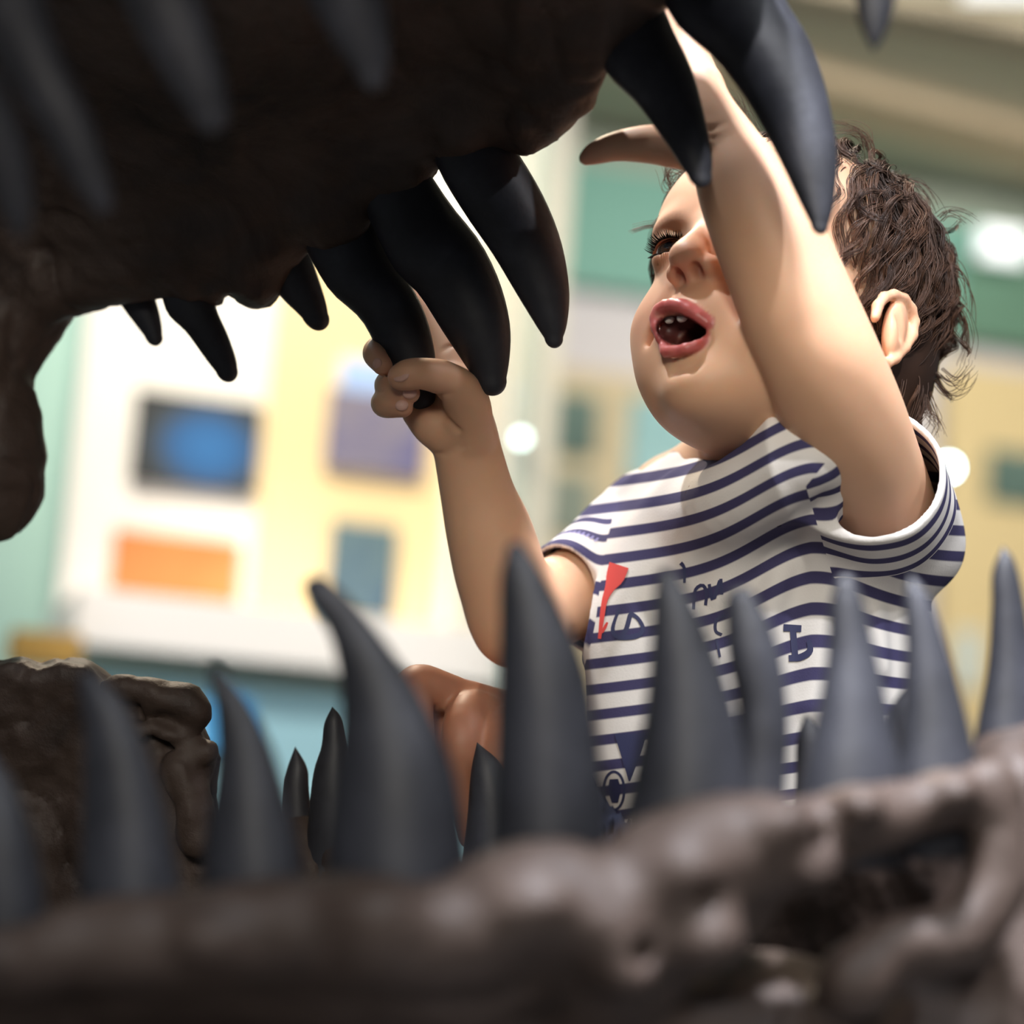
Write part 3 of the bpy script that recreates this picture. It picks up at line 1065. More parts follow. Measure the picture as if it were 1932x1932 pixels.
def resample(P, n):
    P = np.asarray(P, float)
    Q = np.vstack([2 * P[0] - P[1], P, 2 * P[-1] - P[-2]])
    out = []
    for i in range(1, len(Q) - 2):
        for t in np.linspace(0, 1, 12, endpoint=False):
            p0, p1, p2, p3 = Q[i - 1], Q[i], Q[i + 1], Q[i + 2]
            out.append(0.5 * (2 * p1 + (p2 - p0) * t + (2 * p0 - 5 * p1 + 4 * p2 - p3) * t * t + (3 * p1 - p0 - 3 * p2 + p3) * t ** 3))
    out.append(P[-1])
    out = np.array(out)
    s = np.r_[0, np.cumsum(np.linalg.norm(np.diff(out, axis=0), axis=1))]
    t = 1 - (1 - np.linspace(0, 1, n)) ** 2.2
    return np.stack([np.interp(t * s[-1], s, out[:, k]) for k in range(out.shape[1])], 1)


def fang(left, right, tip, d0, d1, thick=0.8, n=30, m=18, name='tooth'):
    """left/right edge pixels from root to near the tip; d0/d1 distances of root and tip"""
    Lp = resample(list(left) + [tip], n); Rp = resample(list(right) + [tip], n)
    rem = np.linalg.norm((Lp + Rp) / 2 - np.asarray(tip), axis=1)
    hw = np.linalg.norm(Rp - Lp, axis=1) / 2
    i5 = int(np.argmax(rem < 1.25 * hw)) if (rem[:-1] < 1.25 * hw[:-1]).any() else n
    V = []
    ss = 1 - (1 - np.linspace(0, 1, n)) ** 2.2
    for i in range(n - 1):
        d = d0 + (d1 - d0) * ss[i]
        a, b = C(*Lp[i], d), C(*Rp[i], d)
        c, h = (a + b) / 2, (b - a) / 2
        if i > i5:
            h = (C(*Rp[i5], d) - C(*Lp[i5], d)) / 2 * math.sqrt(max(1 - (1 - rem[i] / rem[i5]) ** 2, 0.0))
        hz = np.linalg.norm(h) * thick
        vd = c / np.linalg.norm(c)
        for k in range(m):
            ph = 2 * math.pi * k / m
            V.append(c + h * math.cos(ph) + vd * hz * math.sin(ph))
    V.append(C(*tip, d1))
    F = [(i * m + k, i * m + (k + 1) % m, (i + 1) * m + (k + 1) % m, (i + 1) * m + k) for i in range(n - 2) for k in range(m)]
    F += [((n - 2) * m + k, (n - 2) * m + (k + 1) % m, len(V) - 1) for k in range(m)]
    F.append(tuple(range(m))[::-1])
    return mesh_obj(name, c2w(np.array(V)), F, m_fang, skull)


# upper teeth of the far side (sharp), root to tip
fang([(205, 535), (228, 575), (255, 612), (280, 643)], [(282, 530), (297, 575), (305, 612), (305, 640)], (294, 653), 1.145, 1.14)
fang([(300, 535), (315, 590), (352, 628), (390, 680), (415, 710)], [(400, 520), (408, 580), (430, 632), (446, 680), (446, 705)], (434, 721), 1.12, 1.115)
fang([(455, 470), (525, 555), (560, 590), (585, 614)], [(575, 450), (606, 540), (618, 585), (617, 610)], (605, 624), 1.105, 1.10)
fang([(550, 405), (580, 475), (622, 548), (680, 602), (715, 665), (755, 735), (782, 764)], [(700, 385), (752, 500), (785, 555), (808, 610), (822, 680), (818, 745), (810, 765)], (797, 773), 1.082, 1.066)
fang([(660, 330), (695, 410), (742, 505), (790, 555), (835, 625), (885, 700), (912, 738)], [(800, 310), (850, 385), (905, 455), (942, 530), (962, 610), (961, 680), (948, 738)], (931, 747), 1.062, 1.052)
fang([(800, 245), (830, 325), (878, 405), (930, 480), (975, 555), (1015, 620), (1036, 650)], [(940, 235), (988, 305), (1030, 380), (1060, 460), (1074, 545), (1070, 610), (1057, 648)], (1047, 657), 1.046, 1.036)
fang([(1060, -40), (1110, 75), (1150, 145), (1200, 195), (1255, 268), (1300, 335)], [(1225, -60), (1265, 45), (1305, 130), (1330, 220), (1344, 300), (1338, 342)], (1326, 354), 0.985, 0.955)
fang([(1200, -120), (1268, 35), (1345, 108), (1405, 185), (1462, 285), (1508, 380), (1535, 432)], [(1420, -140), (1480, -5), (1530, 80), (1564, 190), (1580, 300), (1572, 390), (1558, 436)], (1547, 443), 0.965, 0.925)
fang([(1600, -120), (1612, 0), (1628, 60)], [(1705, -120), (1690, 0), (1670, 65)], (1648, 98), 0.80, 0.79)
# upper teeth of the near side (dark, out of focus at the top left)
fang([(-200, -150), (-40, 60), (60, 220), (140, 350)], [(60, -150), (110, 80), (180, 240), (212, 370)], (195, 405), 0.69, 0.70)
fang([(150, -200), (235, 10), (300, 130), (365, 225)], [(330, -200), (395, 40), (425, 150), (428, 225)], (402, 252), 0.71, 0.72)
fang([(450, -260), (560, -40), (630, 80), (678, 145)], [(660, -260), (720, -40), (735, 80), (728, 140)], (706, 172), 0.73, 0.74)
fang([(-160, 150), (-60, 280), (0, 400)], [(0, 130), (50, 270), (66, 400)], (38, 460), 0.68, 0.69)

# lower teeth of the near side
for le, ri, ti in [
    ([(-90, 1850), (-100, 1700), (-90, 1550), (-60, 1440)], [(100, 1850), (92, 1740), (72, 1600), (35, 1490), (0, 1440)], (-38, 1405)),
    ([(145, 1800), (150, 1660), (158, 1500), (158, 1370), (150, 1310)], [(350, 1800), (338, 1650), (302, 1480), (250, 1350), (205, 1292)], (160, 1266)),
    ([(375, 1800), (385, 1600), (408, 1430), (404, 1330), (394, 1275)], [(600, 1800), (576, 1640), (530, 1455), (480, 1340), (430, 1275)], (402, 1252)),
    ([(600, 1780), (615, 1600), (638, 1410), (642, 1300), (622, 1200), (582, 1135)], [(900, 1780), (882, 1600), (852, 1440), (785, 1295), (700, 1175), (630, 1100)], (582, 1090)),
    ([(920, 1740), (928, 1580), (938, 1350), (942, 1180), (945, 1080)], [(1165, 1740), (1148, 1590), (1128, 1390), (1108, 1270), (1060, 1150), (1005, 1052)], (968, 1022)),
    ([(1140, 1700), (1175, 1550), (1208, 1390), (1224, 1270), (1234, 1120)], [(1440, 1700), (1418, 1500), (1388, 1345), (1338, 1200), (1290, 1105)], (1256, 1072)),
    ([(1360, 1640), (1385, 1480), (1392, 1350), (1372, 1240), (1370, 1150)], [(1500, 1640), (1484, 1500), (1490, 1380), (1480, 1270), (1458, 1185), (1425, 1128)], (1390, 1108)),
    ([(1480, 1640), (1508, 1470), (1535, 1370), (1558, 1250), (1568, 1130)], [(1720, 1640), (1706, 1480), (1684, 1370), (1655, 1240), (1622, 1115)], (1594, 1085)),
    ([(1655, 1620), (1680, 1470), (1700, 1340), (1708, 1220), (1706, 1130)], [(1870, 1620), (1850, 1470), (1825, 1350), (1790, 1230), (1752, 1125)], (1718, 1085)),
    ([(1820, 1600), (1838, 1400), (1862, 1260), (1870, 1150), (1872, 1080)], [(1985, 1600), (1970, 1400), (1950, 1260), (1934, 1140), (1915, 1060)], (1892, 1030)),
    ([(1880, 1560), (1893, 1450), (1905, 1340), (1930, 1240)], [(2040, 1560), (2030, 1450), (2015, 1340), (1990, 1240)], (1960, 1190)),
]:
    dn = float(near_depth(ti[0])) + 0.018
    if ti[0] > 1380 and ti[0] < 1400:
        dn += 0.01
    if ti[0] > 1850:
        dn += 0.03
    fang(le, ri, ti, dn, dn + 0.012, 0.85)
# lower teeth of the far side, mostly behind the near row
for le, ri, ti, d in [
    ([(520, 1690), (532, 1500), (540, 1455)], [(604, 1690), (584, 1500), (580, 1450)], (557, 1408), 1.10),
    ([(570, 1700), (588, 1480), (606, 1410), (612, 1365)], [(705, 1700), (672, 1480), (655, 1400), (645, 1355)], (627, 1333), 1.085),
    ([(860, 1720), (880, 1560), (888, 1460)], [(1010, 1720), (985, 1560), (950, 1450)], (900, 1400), 1.03),
    ([(1490, 1600), (1500, 1480), (1502, 1400)], [(1600, 1600), (1580, 1480), (1560, 1400)], (1520, 1345), 0.90),
    ([(1650, 1600), (1668, 1440), (1680, 1340)], [(1790, 1600), (1770, 1440), (1745, 1340)], (1712, 1290), 0.87),
]:
    fang(le, ri, ti, d, d + 0.005, 0.8)


# ---- upper jaw: far maxilla leaning over into the palate (closed roof added to shade the mouth), near maxilla above the frame
def poly_dist(x, y, P):
    """signed distance to a polygon (negative inside)"""
    P = np.asarray(P, float)
    d = np.full(x.shape, 1e18)
    s = np.zeros(x.shape, bool)
    for i in range(len(P)):
        a, b = P[i - 1], P[i]
        e = b - a
        wx, wy = x - a[0], y - a[1]
        t = np.clip((wx * e[0] + wy * e[1]) / (e @ e), 0, 1)
        d = np.minimum(d, (wx - e[0] * t) ** 2 + (wy - e[1] * t) ** 2)
        c = ((a[1] <= y) & (b[1] > y)) | ((b[1] <= y) & (a[1] > y))
        xi = a[0] + (y - a[1]) / np.where(e[1] == 0, 1e-9, e[1]) * e[0]
        s ^= c & (x < xi)
    return np.sqrt(d) * np.where(s, -1, 1)


UPPER = [(-300, 590), (0, 566), (70, 548), (150, 562), (215, 560), (300, 562), (425, 540), (455, 545), (490, 558), (520, 548), (545, 500), (575, 470), (640, 430), (700, 380),
         (790, 345), (830, 305), (900, 262), (975, 285), (988, 288), (1012, 258), (1060, 222), (1100, 195), (1140, 152), (1160, 90), (1215, 30), (1290, -10), (1420, -70), (1520, -140),
         (1620, -300), (1620, -900), (-300, -900)]
EDGE_X = [-300, 0, 200, 440, 560, 700, 830, 980, 1060, 1140, 1215, 1420, 1900]
EDGE_Y = [590, 566, 560, 545, 485, 380, 300, 286, 222, 150, 30, -60, -200]


def upper_fn(P):
    dep = np.maximum(-P[:, 2], 0.2)
    x = 966 + P[:, 0] / dep * FPX
    y = 966 - P[:, 1] / dep * FPX
    d2 = poly_dist(x, y, UPPER) * dep / FPX
    yb = np.interp(x, EDGE_X, EDGE_Y)
    up = np.clip((yb - y), 0, 2000)
    mid = far_depth(x) - 0.00016 * up - 0.00000020 * up * up
    th = 0.020 + 0.008 * np.clip(up / 500, 0, 1)
    dz = (np.abs(dep - mid) - th) * 0.8
    r = 0.012
    a, b = d2 + r, dz + r
    return np.sqrt(np.maximum(a, 0) ** 2 + np.maximum(b, 0) ** 2) + np.minimum(np.maximum(a, b), 0) - r


U = SDF()
U.fun(upper_fn, C(-300, 620, 1.25) * [1, 1, 1], C(1900, -900, 0.62) * [1, 1, 1])
lo_, hi_ = np.array([-0.42, -0.0, -1.27]), np.array([0.28, 0.36, -0.60])
U.ops[0] = ('+', upper_fn, lo_, hi_, 0.01)
# sockets swelling round the roots of the teeth
for (x, y, r, dz) in [(245, 535, 26, 0), (355, 540, 34, 0), (405, 558, 22, 0.0), (480, 525, 40, 0), (505, 470, 62, 0), (470, 545, 26, 0), (620, 410, 70, 0.005), (600, 330, 60, 0), (735, 330, 66, 0.004), (720, 240, 60, 0), (870, 250, 62, 0.003),
                      (860, 160, 66, 0), (1000, 240, 42, 0), (1060, 190, 56, 0), (1010, 140, 70, 0), (1130, 20, 80, 0), (420, 420, 80, 0), (330, 480, 60, 0), (200, 520, 55, 0.0), (110, 530, 60, 0)]:
    d = float(far_depth(x)) - 0.006 - dz - 0.00010 * max(0, np.interp(x, EDGE_X, EDGE_Y) - y)
    U.ell(C(x, y, d), (r * d / FPX, r * 0.9 * d / FPX, 0.018), None, 0.012)
# cheek bone dropping at the back of the mouth
U.sweep([(C(150, 520, 1.15), 0.020), (C(70, 560, 1.16), 0.024), (C(10, 620, 1.165), 0.026), (C(-60, 720, 1.17), 0.028)], 0.015)
U.ell(C(0, 640, 1.16), (0.0155, 0.016, 0.02), None, 0.012)
U.ell(C(-10, 850, 1.15), (0.0285, 0.050, 0.028), None, 0.010)
U.ell(C(-70, 780, 1.17), (0.03, 0.07, 0.03), None, 0.015)
U.sweep([(C(-260, 560, 1.2), 0.05), (C(-200, 800, 1.19), 0.04), (C(-160, 1100, 1.18), 0.04), (C(-180, 1350, 1.17), 0.04)], 0.02)
# near maxilla and snout, above the frame
U.sweep([(C(-350, -260, 0.68), 0.035), (C(100, -300, 0.69), 0.036), (C(600, -360, 0.71), 0.036), (C(1100, -400, 0.74), 0.036), (C(1500, -360, 0.77), 0.034), (C(1700, -300, 0.81), 0.030)], 0.02)


def bone_disp(P):
    return 0.0030 * vnoise(P, 38) + 0.0016 * vnoise(P, 95) + 0.0009 * vnoise(P, 210) - 0.0 + 0.0024 * np.exp(-(vnoise(P, 24) / 0.055) ** 2)


U.disp = bone_disp
U.dispmax = 0.007
_t0 = _t.time()
uv_, uf_ = U.mesh(0.0030)
print('upper jaw', len(uv_), round(_t.time() - _t0, 1))
mesh_obj('upper_jaw', c2w(uv_), uf_, m_bone, skull)

# ---- lower jaw
J = SDF()
# near dentary: a rounded shelf in front of the tooth roots, thinner wall below
TOP = [(-300, 1770), (0, 1748), (150, 1712), (300, 1688), (480, 1662), (640, 1655), (860, 1655), (950, 1610), (1050, 1580), (1145, 1612), (1250, 1535), (1370, 1492), (1500, 1492), (1640, 1472), (1780, 1456), (1872, 1448)]
RAD = [70, 70, 78, 90, 100, 105, 110, 112, 120, 120, 118, 110, 92, 74, 58, 44]
J.sweep([(C(x, y + r, float(near_depth(x)) - 0.012), r * float(near_depth(x)) / FPX) for (x, y), r in zip(TOP, RAD)], 0.01, 3)
J.sweep([(C(x, y + r * 1.75, float(near_depth(x)) + 0.008), r * 0.95 * float(near_depth(x)) / FPX) for (x, y), r in list(zip(TOP, RAD))[:12]], 0.014, 3)
J.sweep([(C(-300, 2050, 0.755), 0.050), (C(400, 2020, 0.76), 0.050), (C(1000, 2040, 0.77), 0.050), (C(1500, 2060, 0.79), 0.048), (C(1800, 2040, 0.82), 0.045)], 0.02)
J.sweep([(C(1872, 1470, 0.765), 0.008), (C(1880, 1560, 0.765), 0.011), (C(1868, 1680, 0.762), 0.013), (C(1800, 1760, 0.757), 0.013), (C(1700, 1780, 0.752), 0.012), (C(1620, 1850, 0.748), 0.014)], 0.010)
J.sweep([(C(1900, 1440, 0.83), 0.016), (C(1960, 1500, 0.84), 0.03), (C(1990, 1650, 0.83), 0.04), (C(1960, 1850, 0.82), 0.045)], 0.015)
for (x, y, r, o) in [(1010, 1700, 70, 0.010), (1140, 1740, 60, 0.008), (1300, 1640, 60, 0.010), (1470, 1555, 48, 0.012), (1530, 1640, 45, 0.012), (1620, 1515, 40, 0.010), (1800, 1490, 40, 0.008), (700, 1740, 80, 0.006), (400, 1770, 70, 0.006), (1180, 1830, 55, 0.014), (1330, 1770, 60, 0.014)]:
    d = float(near_depth(x)) - 0.018 - o
    J.ell(C(x, y, d), (r * d / FPX, r * 0.8 * d / FPX, 0.012), None, 0.010)
for (x, y, r) in [(1545, 1590, 18), (1620, 1610, 16), (1330, 1690, 20), (1210, 1790, 22)]:
    J.ell(C(x, y, float(near_depth(x)) - 0.036), (r * 0.00018, r * 0.00025, 0.010), None, 0.004, '-')
# far dentary, behind the near row, and the tall rear bone at the left
FT = [(380, 1600, 40), (460, 1560, 50), (560, 1545, 60), (700, 1575, 70), (900, 1640, 90), (1150, 1680, 100), (1400, 1600, 100), (1650, 1520, 90), (1820, 1450, 60), (1930, 1420, 50)]
J.sweep([(C(x, y + r, float(far_depth(x)) + 0.005), r * float(far_depth(x)) / FPX) for x, y, r in FT], 0.015, 3)
J.sweep([(C(x, y + 3.2 * r, float(far_depth(x)) + 0.012), r * 1.3 * float(far_depth(x)) / FPX) for x, y, r in FT], 0.03, 3)
REAR = [(-300, 1290), (-100, 1262), (0, 1250), (45, 1248), (75, 1264), (110, 1252), (165, 1252), (205, 1288), (250, 1290), (300, 1284), (355, 1300), (386, 1330), (380, 1362), (398, 1398),
        (415, 1425), (405, 1500), (420, 1600), (450, 2000), (-300, 2000)]


def rear_fn(P):
    dep = np.maximum(-P[:, 2], 0.2)
    x = 966 + P[:, 0] / dep * FPX
    y = 966 - P[:, 1] / dep * FPX
    d2 = poly_dist(x, y, REAR) * dep / FPX
    mid = 1.10 + 0.03 * np.cos(x / 130.0) * 0.25 - 0.02 * np.clip((1500 - y) / 250, 0, 1)
    dz = (np.abs(dep - mid) - 0.030) * 0.8
    r = 0.010
    a, b = d2 + r, dz + r
    return np.sqrt(np.maximum(a, 0) ** 2 + np.maximum(b, 0) ** 2) + np.minimum(np.maximum(a, b), 0) - r


J.fun(rear_fn, C(-300, 2010, 1.18), C(460, 1240, 1.02), 0.01)
J.ops[-1] = ('+', rear_fn, np.array([-0.38, -0.31, -1.18]), np.array([-0.12, -0.06, -1.02]), 0.01)
for pts_, r in (([(60, 1280), (75, 1350), (55, 1500), (90, 1700)], 0.010), ([(200, 1330), (170, 1420), (150, 1600)], 0.010), ([(310, 1400), (300, 1500), (330, 1620)], 0.012)):
    J.sweep([(C(x, y, 1.045), r) for x, y in pts_], 0.014, 3, '-')
for pts_, r in (([(215, 1300), (300, 1310), (370, 1340)], 0.009), ([(250, 1370), (320, 1385), (385, 1420)], 0.007), ([(340, 1450), (365, 1520), (375, 1585)], 0.009)):
    J.sweep([(C(x, y, 1.055), r) for x, y in pts_], 0.006, 3)
J.sweep([(C(-320, 1900, 1.12), 0.05), (C(-420, 1950, 0.95), 0.05), (C(-340, 2000, 0.72), 0.05)], 0.02)
J.disp = lambda P: np.where(-P[:, 2] > 0.93, bone_disp(P) + 0.0016 * vnoise(P * np.array([1, 0.35, 1], P.dtype), 130), 0.0030 * vnoise(P, 30) + 0.0011 * vnoise(P, 75) + 0.0005 * vnoise(P, 190))
J.dispmax = 0.007
_t0 = _t.time()
jv_, jf_ = J.mesh(0.0030)
print('lower jaw', len(jv_), round(_t.time() - _t0, 1))
mesh_obj('lower_jaw', c2w(jv_), jf_, m_bone, skull)

# ---- print on the shirt: ribbons lying on the cloth
from mathutils.bvhtree import BVHTree
bvh = BVHTree.FromPolygons(sv.tolist(), sf.tolist())
m_ink = mat('navy_print', (0.03, 0.035, 0.10), 0.7)
m_red = mat('red_print', (0.62, 0.06, 0.05), 0.7)
m_cream = mat('cream_print', (0.70, 0.56, 0.38), 0.7)


def on_cloth(x, y):
    r = Vector(C(x, y, 1.0)).normalized()
    hit, n, i, d = bvh.ray_cast(r * 0.95, r)
    if hit is None:
        return None
    return np.array(hit) - np.array(r) * 0.0007


def ribbon(pts, m, name='print'):
    """pts: (x, y, width) in the cloth's own drawing"""
    P = resample([(x, y, w_) for x, y, w_ in pts], max(8, 5 * len(pts)))
    V, F = [], []
    K = 5
    for i, (x, y, w_) in enumerate(P):
        j0, j1 = max(i - 1, 0), min(i + 1, len(P) - 1)
        t = P[j1, :2] - P[j0, :2]
        t /= np.linalg.norm(t) + 1e-9
        for k in range(K):
            s = (k / (K - 1) - 0.5) * w_
            q = on_cloth(x - t[1] * s, y + t[0] * s)
            if q is None:
                q = V[-1] if V else C(x, y, 1.07)
            V.append(q)
    for i in range(len(P) - 1):
        for k in range(K - 1):
            a = i * K + k
            F.append((a, a + 1, a + K + 1, a + K))
    return mesh_obj(name, c2w(np.array(V)), F, m, shirt)


ribbon([(1168, 1066, 38), (1160, 1090, 34), (1150, 1110, 18), (1141, 1132, 11), (1136, 1162, 9), (1131, 1205, 6)], m_red)
ribbon([(1168, 1150, 6), (1160, 1170, 6), (1156, 1190, 8), (1166, 1202, 9), (1180, 1190, 9), (1189, 1160, 9)], m_ink)
ribbon([(1187, 1156, 9), (1203, 1166, 7), (1213, 1184, 8), (1207, 1197, 9), (1190, 1202, 10), (1166, 1203, 9)], m_ink)
ribbon([(1146, 1174, 4), (1141, 1184, 6), (1136, 1194, 3)], m_red)
ribbon([(1284, 1062, 8), (1291, 1072, 6), (1291, 1100, 5)], m_ink)
ribbon([(1308, 1150, 6), (1311, 1115, 6), (1325, 1104, 7), (1333, 1118, 6), (1331, 1142, 6)], m_ink)
ribbon([(1338, 1102, 6), (1345, 1132, 7), (1358, 1095, 6)], m_ink)
ribbon([(1360, 1092, 6), (1362, 1122, 6)], m_ink)
ribbon([(1368, 1160, 6), (1352, 1170, 6), (1350, 1190, 6), (1362, 1198, 6)], m_ink)
ribbon([(1352, 1205, 5), (1358, 1240, 5)], m_ink)
ribbon([(1478, 1184, 13), (1512, 1186, 13)], m_ink)
ribbon([(1496, 1186, 12), (1500, 1236, 12)], m_ink)
ribbon([(1488, 1242, 12), (1510, 1240, 13), (1528, 1228, 12), (1526, 1208, 8)], m_ink)
ribbon([(1190, 1384, 62), (1190, 1420, 40), (1188, 1474, 3)], m_ink)
ribbon([(1158 + 20 * math.cos(a), 1492 + 36 * math.sin(a), 5) for a in np.linspace(0, 6.2, 14)], m_ink)
ribbon([(1158, 1470, 16), (1159, 1490, 24), (1160, 1515, 12)], m_ink)
ribbon([(1152, 1540, 4), (1154, 1558, 9), (1158, 1578, 6)], m_red)
ribbon([(1140, 1560, 10), (1146, 1585, 16), (1150, 1610, 16)], m_cream)
# stitching along the far cuff
ax1 = np.cross(srn, [0, 0, 1.0]); ax1 /= np.linalg.norm(ax1); ax2 = np.cross(srn, ax1)
m_thread = mat('thread', (0.30, 0.28, 0.55), 0.8)
V, F = [], []
for i in range(64):
    a = 2 * math.pi * i / 64
    for q in (-0.0115, -0.0145):
        for da in (-0.018, 0.018):
            o_ = SRB + srn * q
            dirv = math.cos(a + da) * ax1 + math.sin(a + da) * ax2
            hit, n, ii, dd = bvh.ray_cast(Vector(o_ + dirv * 0.06), Vector(-dirv))
            far_ = hit is None or np.linalg.norm(np.array(hit) - o_) > 0.0335
            V.append((o_ + dirv * 0.020) if far_ else np.array(hit) + dirv * 0.0005)
    b_ = len(V) - 4
    F.append((b_, b_ + 1, b_ + 3, b_ + 2))
mesh_obj('stitching', c2w(np.array(V)), F, m_thread, shirt)

# ---- shorts (below the frame)
T = SDF()
for s_ in (-1, 1):
    a = hip + np.array([s_ * 0.042, 0, 0])
    T.cap(a + Z0 * 0.06, a - Z0 * 0.16, 0.062, 0.060, 0.02)
T.fun(lambda P, d: np.maximum(d, -(d + 0.004)), [-9] * 3, [9] * 3, 0, 'f')
for s_ in (-1, 1):
    a = hip + np.array([s_ * 0.042, 0, 0])
    T.fun(cutter(a - Z0 * 0.15, -Z0, 0.12), [-9] * 3, [9] * 3, 0.001, '-')
T.fun(cutter(hip + Z0 * 0.045, Z0, 0.3), [-9] * 3, [9] * 3, 0.001, '-')
v, f = T.mesh(0.004)
mesh_obj('shorts', c2w(v), f, mat('navy_cotton', (0.04, 0.05, 0.10), 0.9), child)

# ================================================================== a second person's hand behind the lower teeth
Q = SDF()
def finger(pts, k):
    Q.sweep([(C(x, y, d), r * d / FPX) for x, y, d, r in pts], k)
finger([(985, 1400, 1.135, 78), (940, 1365, 1.105, 66), (885, 1345, 1.085, 52)], 0.01)
Q.ell(C(870, 1420, 1.088), (0.026, 0.030, 0.016), None, 0.012)
finger([(920, 1345, 1.09, 40), (835, 1308, 1.07, 41), (782, 1300, 1.062, 42), (780, 1390, 1.050, 40), (800, 1490, 1.058, 36), (815, 1570, 1.065, 30)], 0.006)
finger([(950, 1365, 1.09, 40), (888, 1342, 1.064, 40), (872, 1400, 1.048, 40), (880, 1490, 1.054, 36), (893, 1575, 1.06, 30)], 0.003)
finger([(980, 1385, 1.09, 40), (952, 1372, 1.062, 40), (945, 1440, 1.046, 40), (958, 1530, 1.05, 36), (968, 1610, 1.056, 30)], 0.003)
finger([(985, 1400, 1.135, 78), (1010, 1500, 1.19, 82), (1035, 1700, 1.24, 100), (1050, 2000, 1.30, 120)], 0.02)
qv, qf = Q.mesh(0.002)
other = empty('person', W(1050, 2000, 1.30).tolist(), 'reddish curled hand of another person behind the blurred lower teeth', 'person')
hand = mesh_obj('hand', c2w(qv), qf, m_skin, other)
attr_c(hand, 'tone', np.tile(np.array([0.40, 0.18, 0.11]), (len(qv), 1)))  # skin tone darkened to carry the shade this hand sits in
attr_f(hand, 'gloss', np.zeros(len(qv)))

# ================================================================== the room
def frame_plane(p0, yaw):
    c_, s_ = math.cos(math.radians(yaw)), math.sin(math.radians(yaw))
    return np.asarray(p0), np.array([c_, s_, 0.0]), np.array([s_, -c_, 0.0])


def slab(name, pl, box, thick, m, label=None, cat=None, lift=0.0, kind=None, parent=None, group=None, back=None):
    """upright box on a wall plane covering the pixel box, standing `lift`+`thick` proud of it"""
    p0, t, n = pl
    x0, y0, x1, y1 = box
    p0 = p0 + n * lift
    xm, ym = (x0 + x1) / 2, (y0 + y1) / 2
    l = ray_plane(x0, ym, p0, n); r = ray_plane(x1, ym, p0, n)
    u = ray_plane(xm, y0, p0, n); b = ray_plane(xm, y1, p0, n)
    c_ = ray_plane(xm, ym, p0, n)
    hw = abs((r - l) @ t) / 2; hh = abs(u[2] - b[2]) / 2
    V = []
    for a in (-hw, hw):
        for d in (0.0 if back is None else -back, thick):
            for e in (-hh, hh):
                V.append(c_ + t * a + n * d + np.array([0, 0, e]))
    F = [(0, 1, 3, 2), (4, 6, 7, 5), (0, 4, 5, 1), (2, 3, 7, 6), (0, 2, 6, 4), (1, 5, 7, 3)]
    o = mesh_obj(name, V, F, m, parent, smooth=False)
    return tag(o, label, cat, group, kind)


m_teal = mat('pale_teal_paint', (0.40, 0.60, 0.54), 0.8)
m_teal2 = mat('teal_paint', (0.20, 0.42, 0.34), 0.7)
m_green = mat('dark_green_paint', (0.12, 0.24, 0.16), 0.7)
m_white = mat('white_laminate', (0.82, 0.79, 0.76), 0.6)
m_cream = mat('cream_board', (0.80, 0.62, 0.36), 0.8)
m_beige = mat('beige_ceiling', (0.60, 0.60, 0.48), 0.9)
m_beam = mat('tan_beam', (0.62, 0.50, 0.34), 0.9)
m_floor = mat('grey_floor', (0.22, 0.20, 0.18), 0.5)
m_glass = mat('case_glass', (0.9, 1.0, 0.97), 0.05)
m_glass.node_tree.nodes['Principled BSDF'].inputs['Transmission Weight'].default_value = 0.9

# floor and ceiling
for nm, z0, z1, m in (('floor', -0.05, 0.0, m_floor), ('ceiling', 2.75, 2.80, m_beige)):
    v, f = box_vf(-3.2, 5.5, 1.4 if nm == 'ceiling' else -1.2, 9.0, z0, z1)
    tag(mesh_obj(nm, v, f, m, None, False), kind='structure')
LP = frame_plane(W(520, 900, 3.2), 18)
RP = frame_plane(W(1450, 800, 6.3), 14)
slab('wall_left', LP, (-700, -900, 1010, 2500), -0.10, m_teal, kind='structure', lift=-0.06)
slab('wall_back', RP, (850, 560, 2400, 2300), -0.10, mat('lilac_white_wall', (0.70, 0.66, 0.66), 0.8), kind='structure', lift=-0.05)
slab('trim_1', RP, (700, 385, 2500, 610), 0.006, m_teal2, kind='structure')
slab('wall_upper', RP, (700, 330, 2500, 388), -0.05, mat('light_falloff_wall', (0.40, 0.45, 0.36), 0.8), kind='structure', lift=-0.05)  # mid tone strip standing in for light fading between ceiling and teal

board = slab('display_board', LP, (165, 120, 890, 1235), 0.03, m_white, 'tall white exhibition board behind the grasped tooth', 'board', lift=0.0)
slab('cream_panel', LP, (500, 420, 845, 1190), 0.012, m_cream, lift=0.03, parent=board)


def print_mat(name, stops, center, scale, base=None):
    m = mat(name, (0.5, 0.5, 0.5), 0.6)
    N, L, b = nodes(m)
    g = N.new('ShaderNodeTexCoord')
    mp = N.new('ShaderNodeMapping')
    mp.inputs['Location'].default_value = [-c * s for c, s in zip(center, scale)]
    mp.inputs['Scale'].default_value = scale
    gr = N.new('ShaderNodeTexGradient'); gr.gradient_type = 'SPHERICAL'
    rp = N.new('ShaderNodeValToRGB')
    while len(rp.color_ramp.elements) < len(stops):
        rp.color_ramp.elements.new(0.5)
    for e, (p, c) in zip(rp.color_ramp.elements, stops):
        e.position = p; e.color = (*c, 1)
    L.new(g.outputs['Generated'], mp.inputs['Vector']); L.new(mp.outputs['Vector'], gr.inputs['Vector'])
    L.new(gr.outputs['Fac'], rp.inputs['Fac']); L.new(rp.outputs['Color'], b.inputs['Base Color'])
    return m


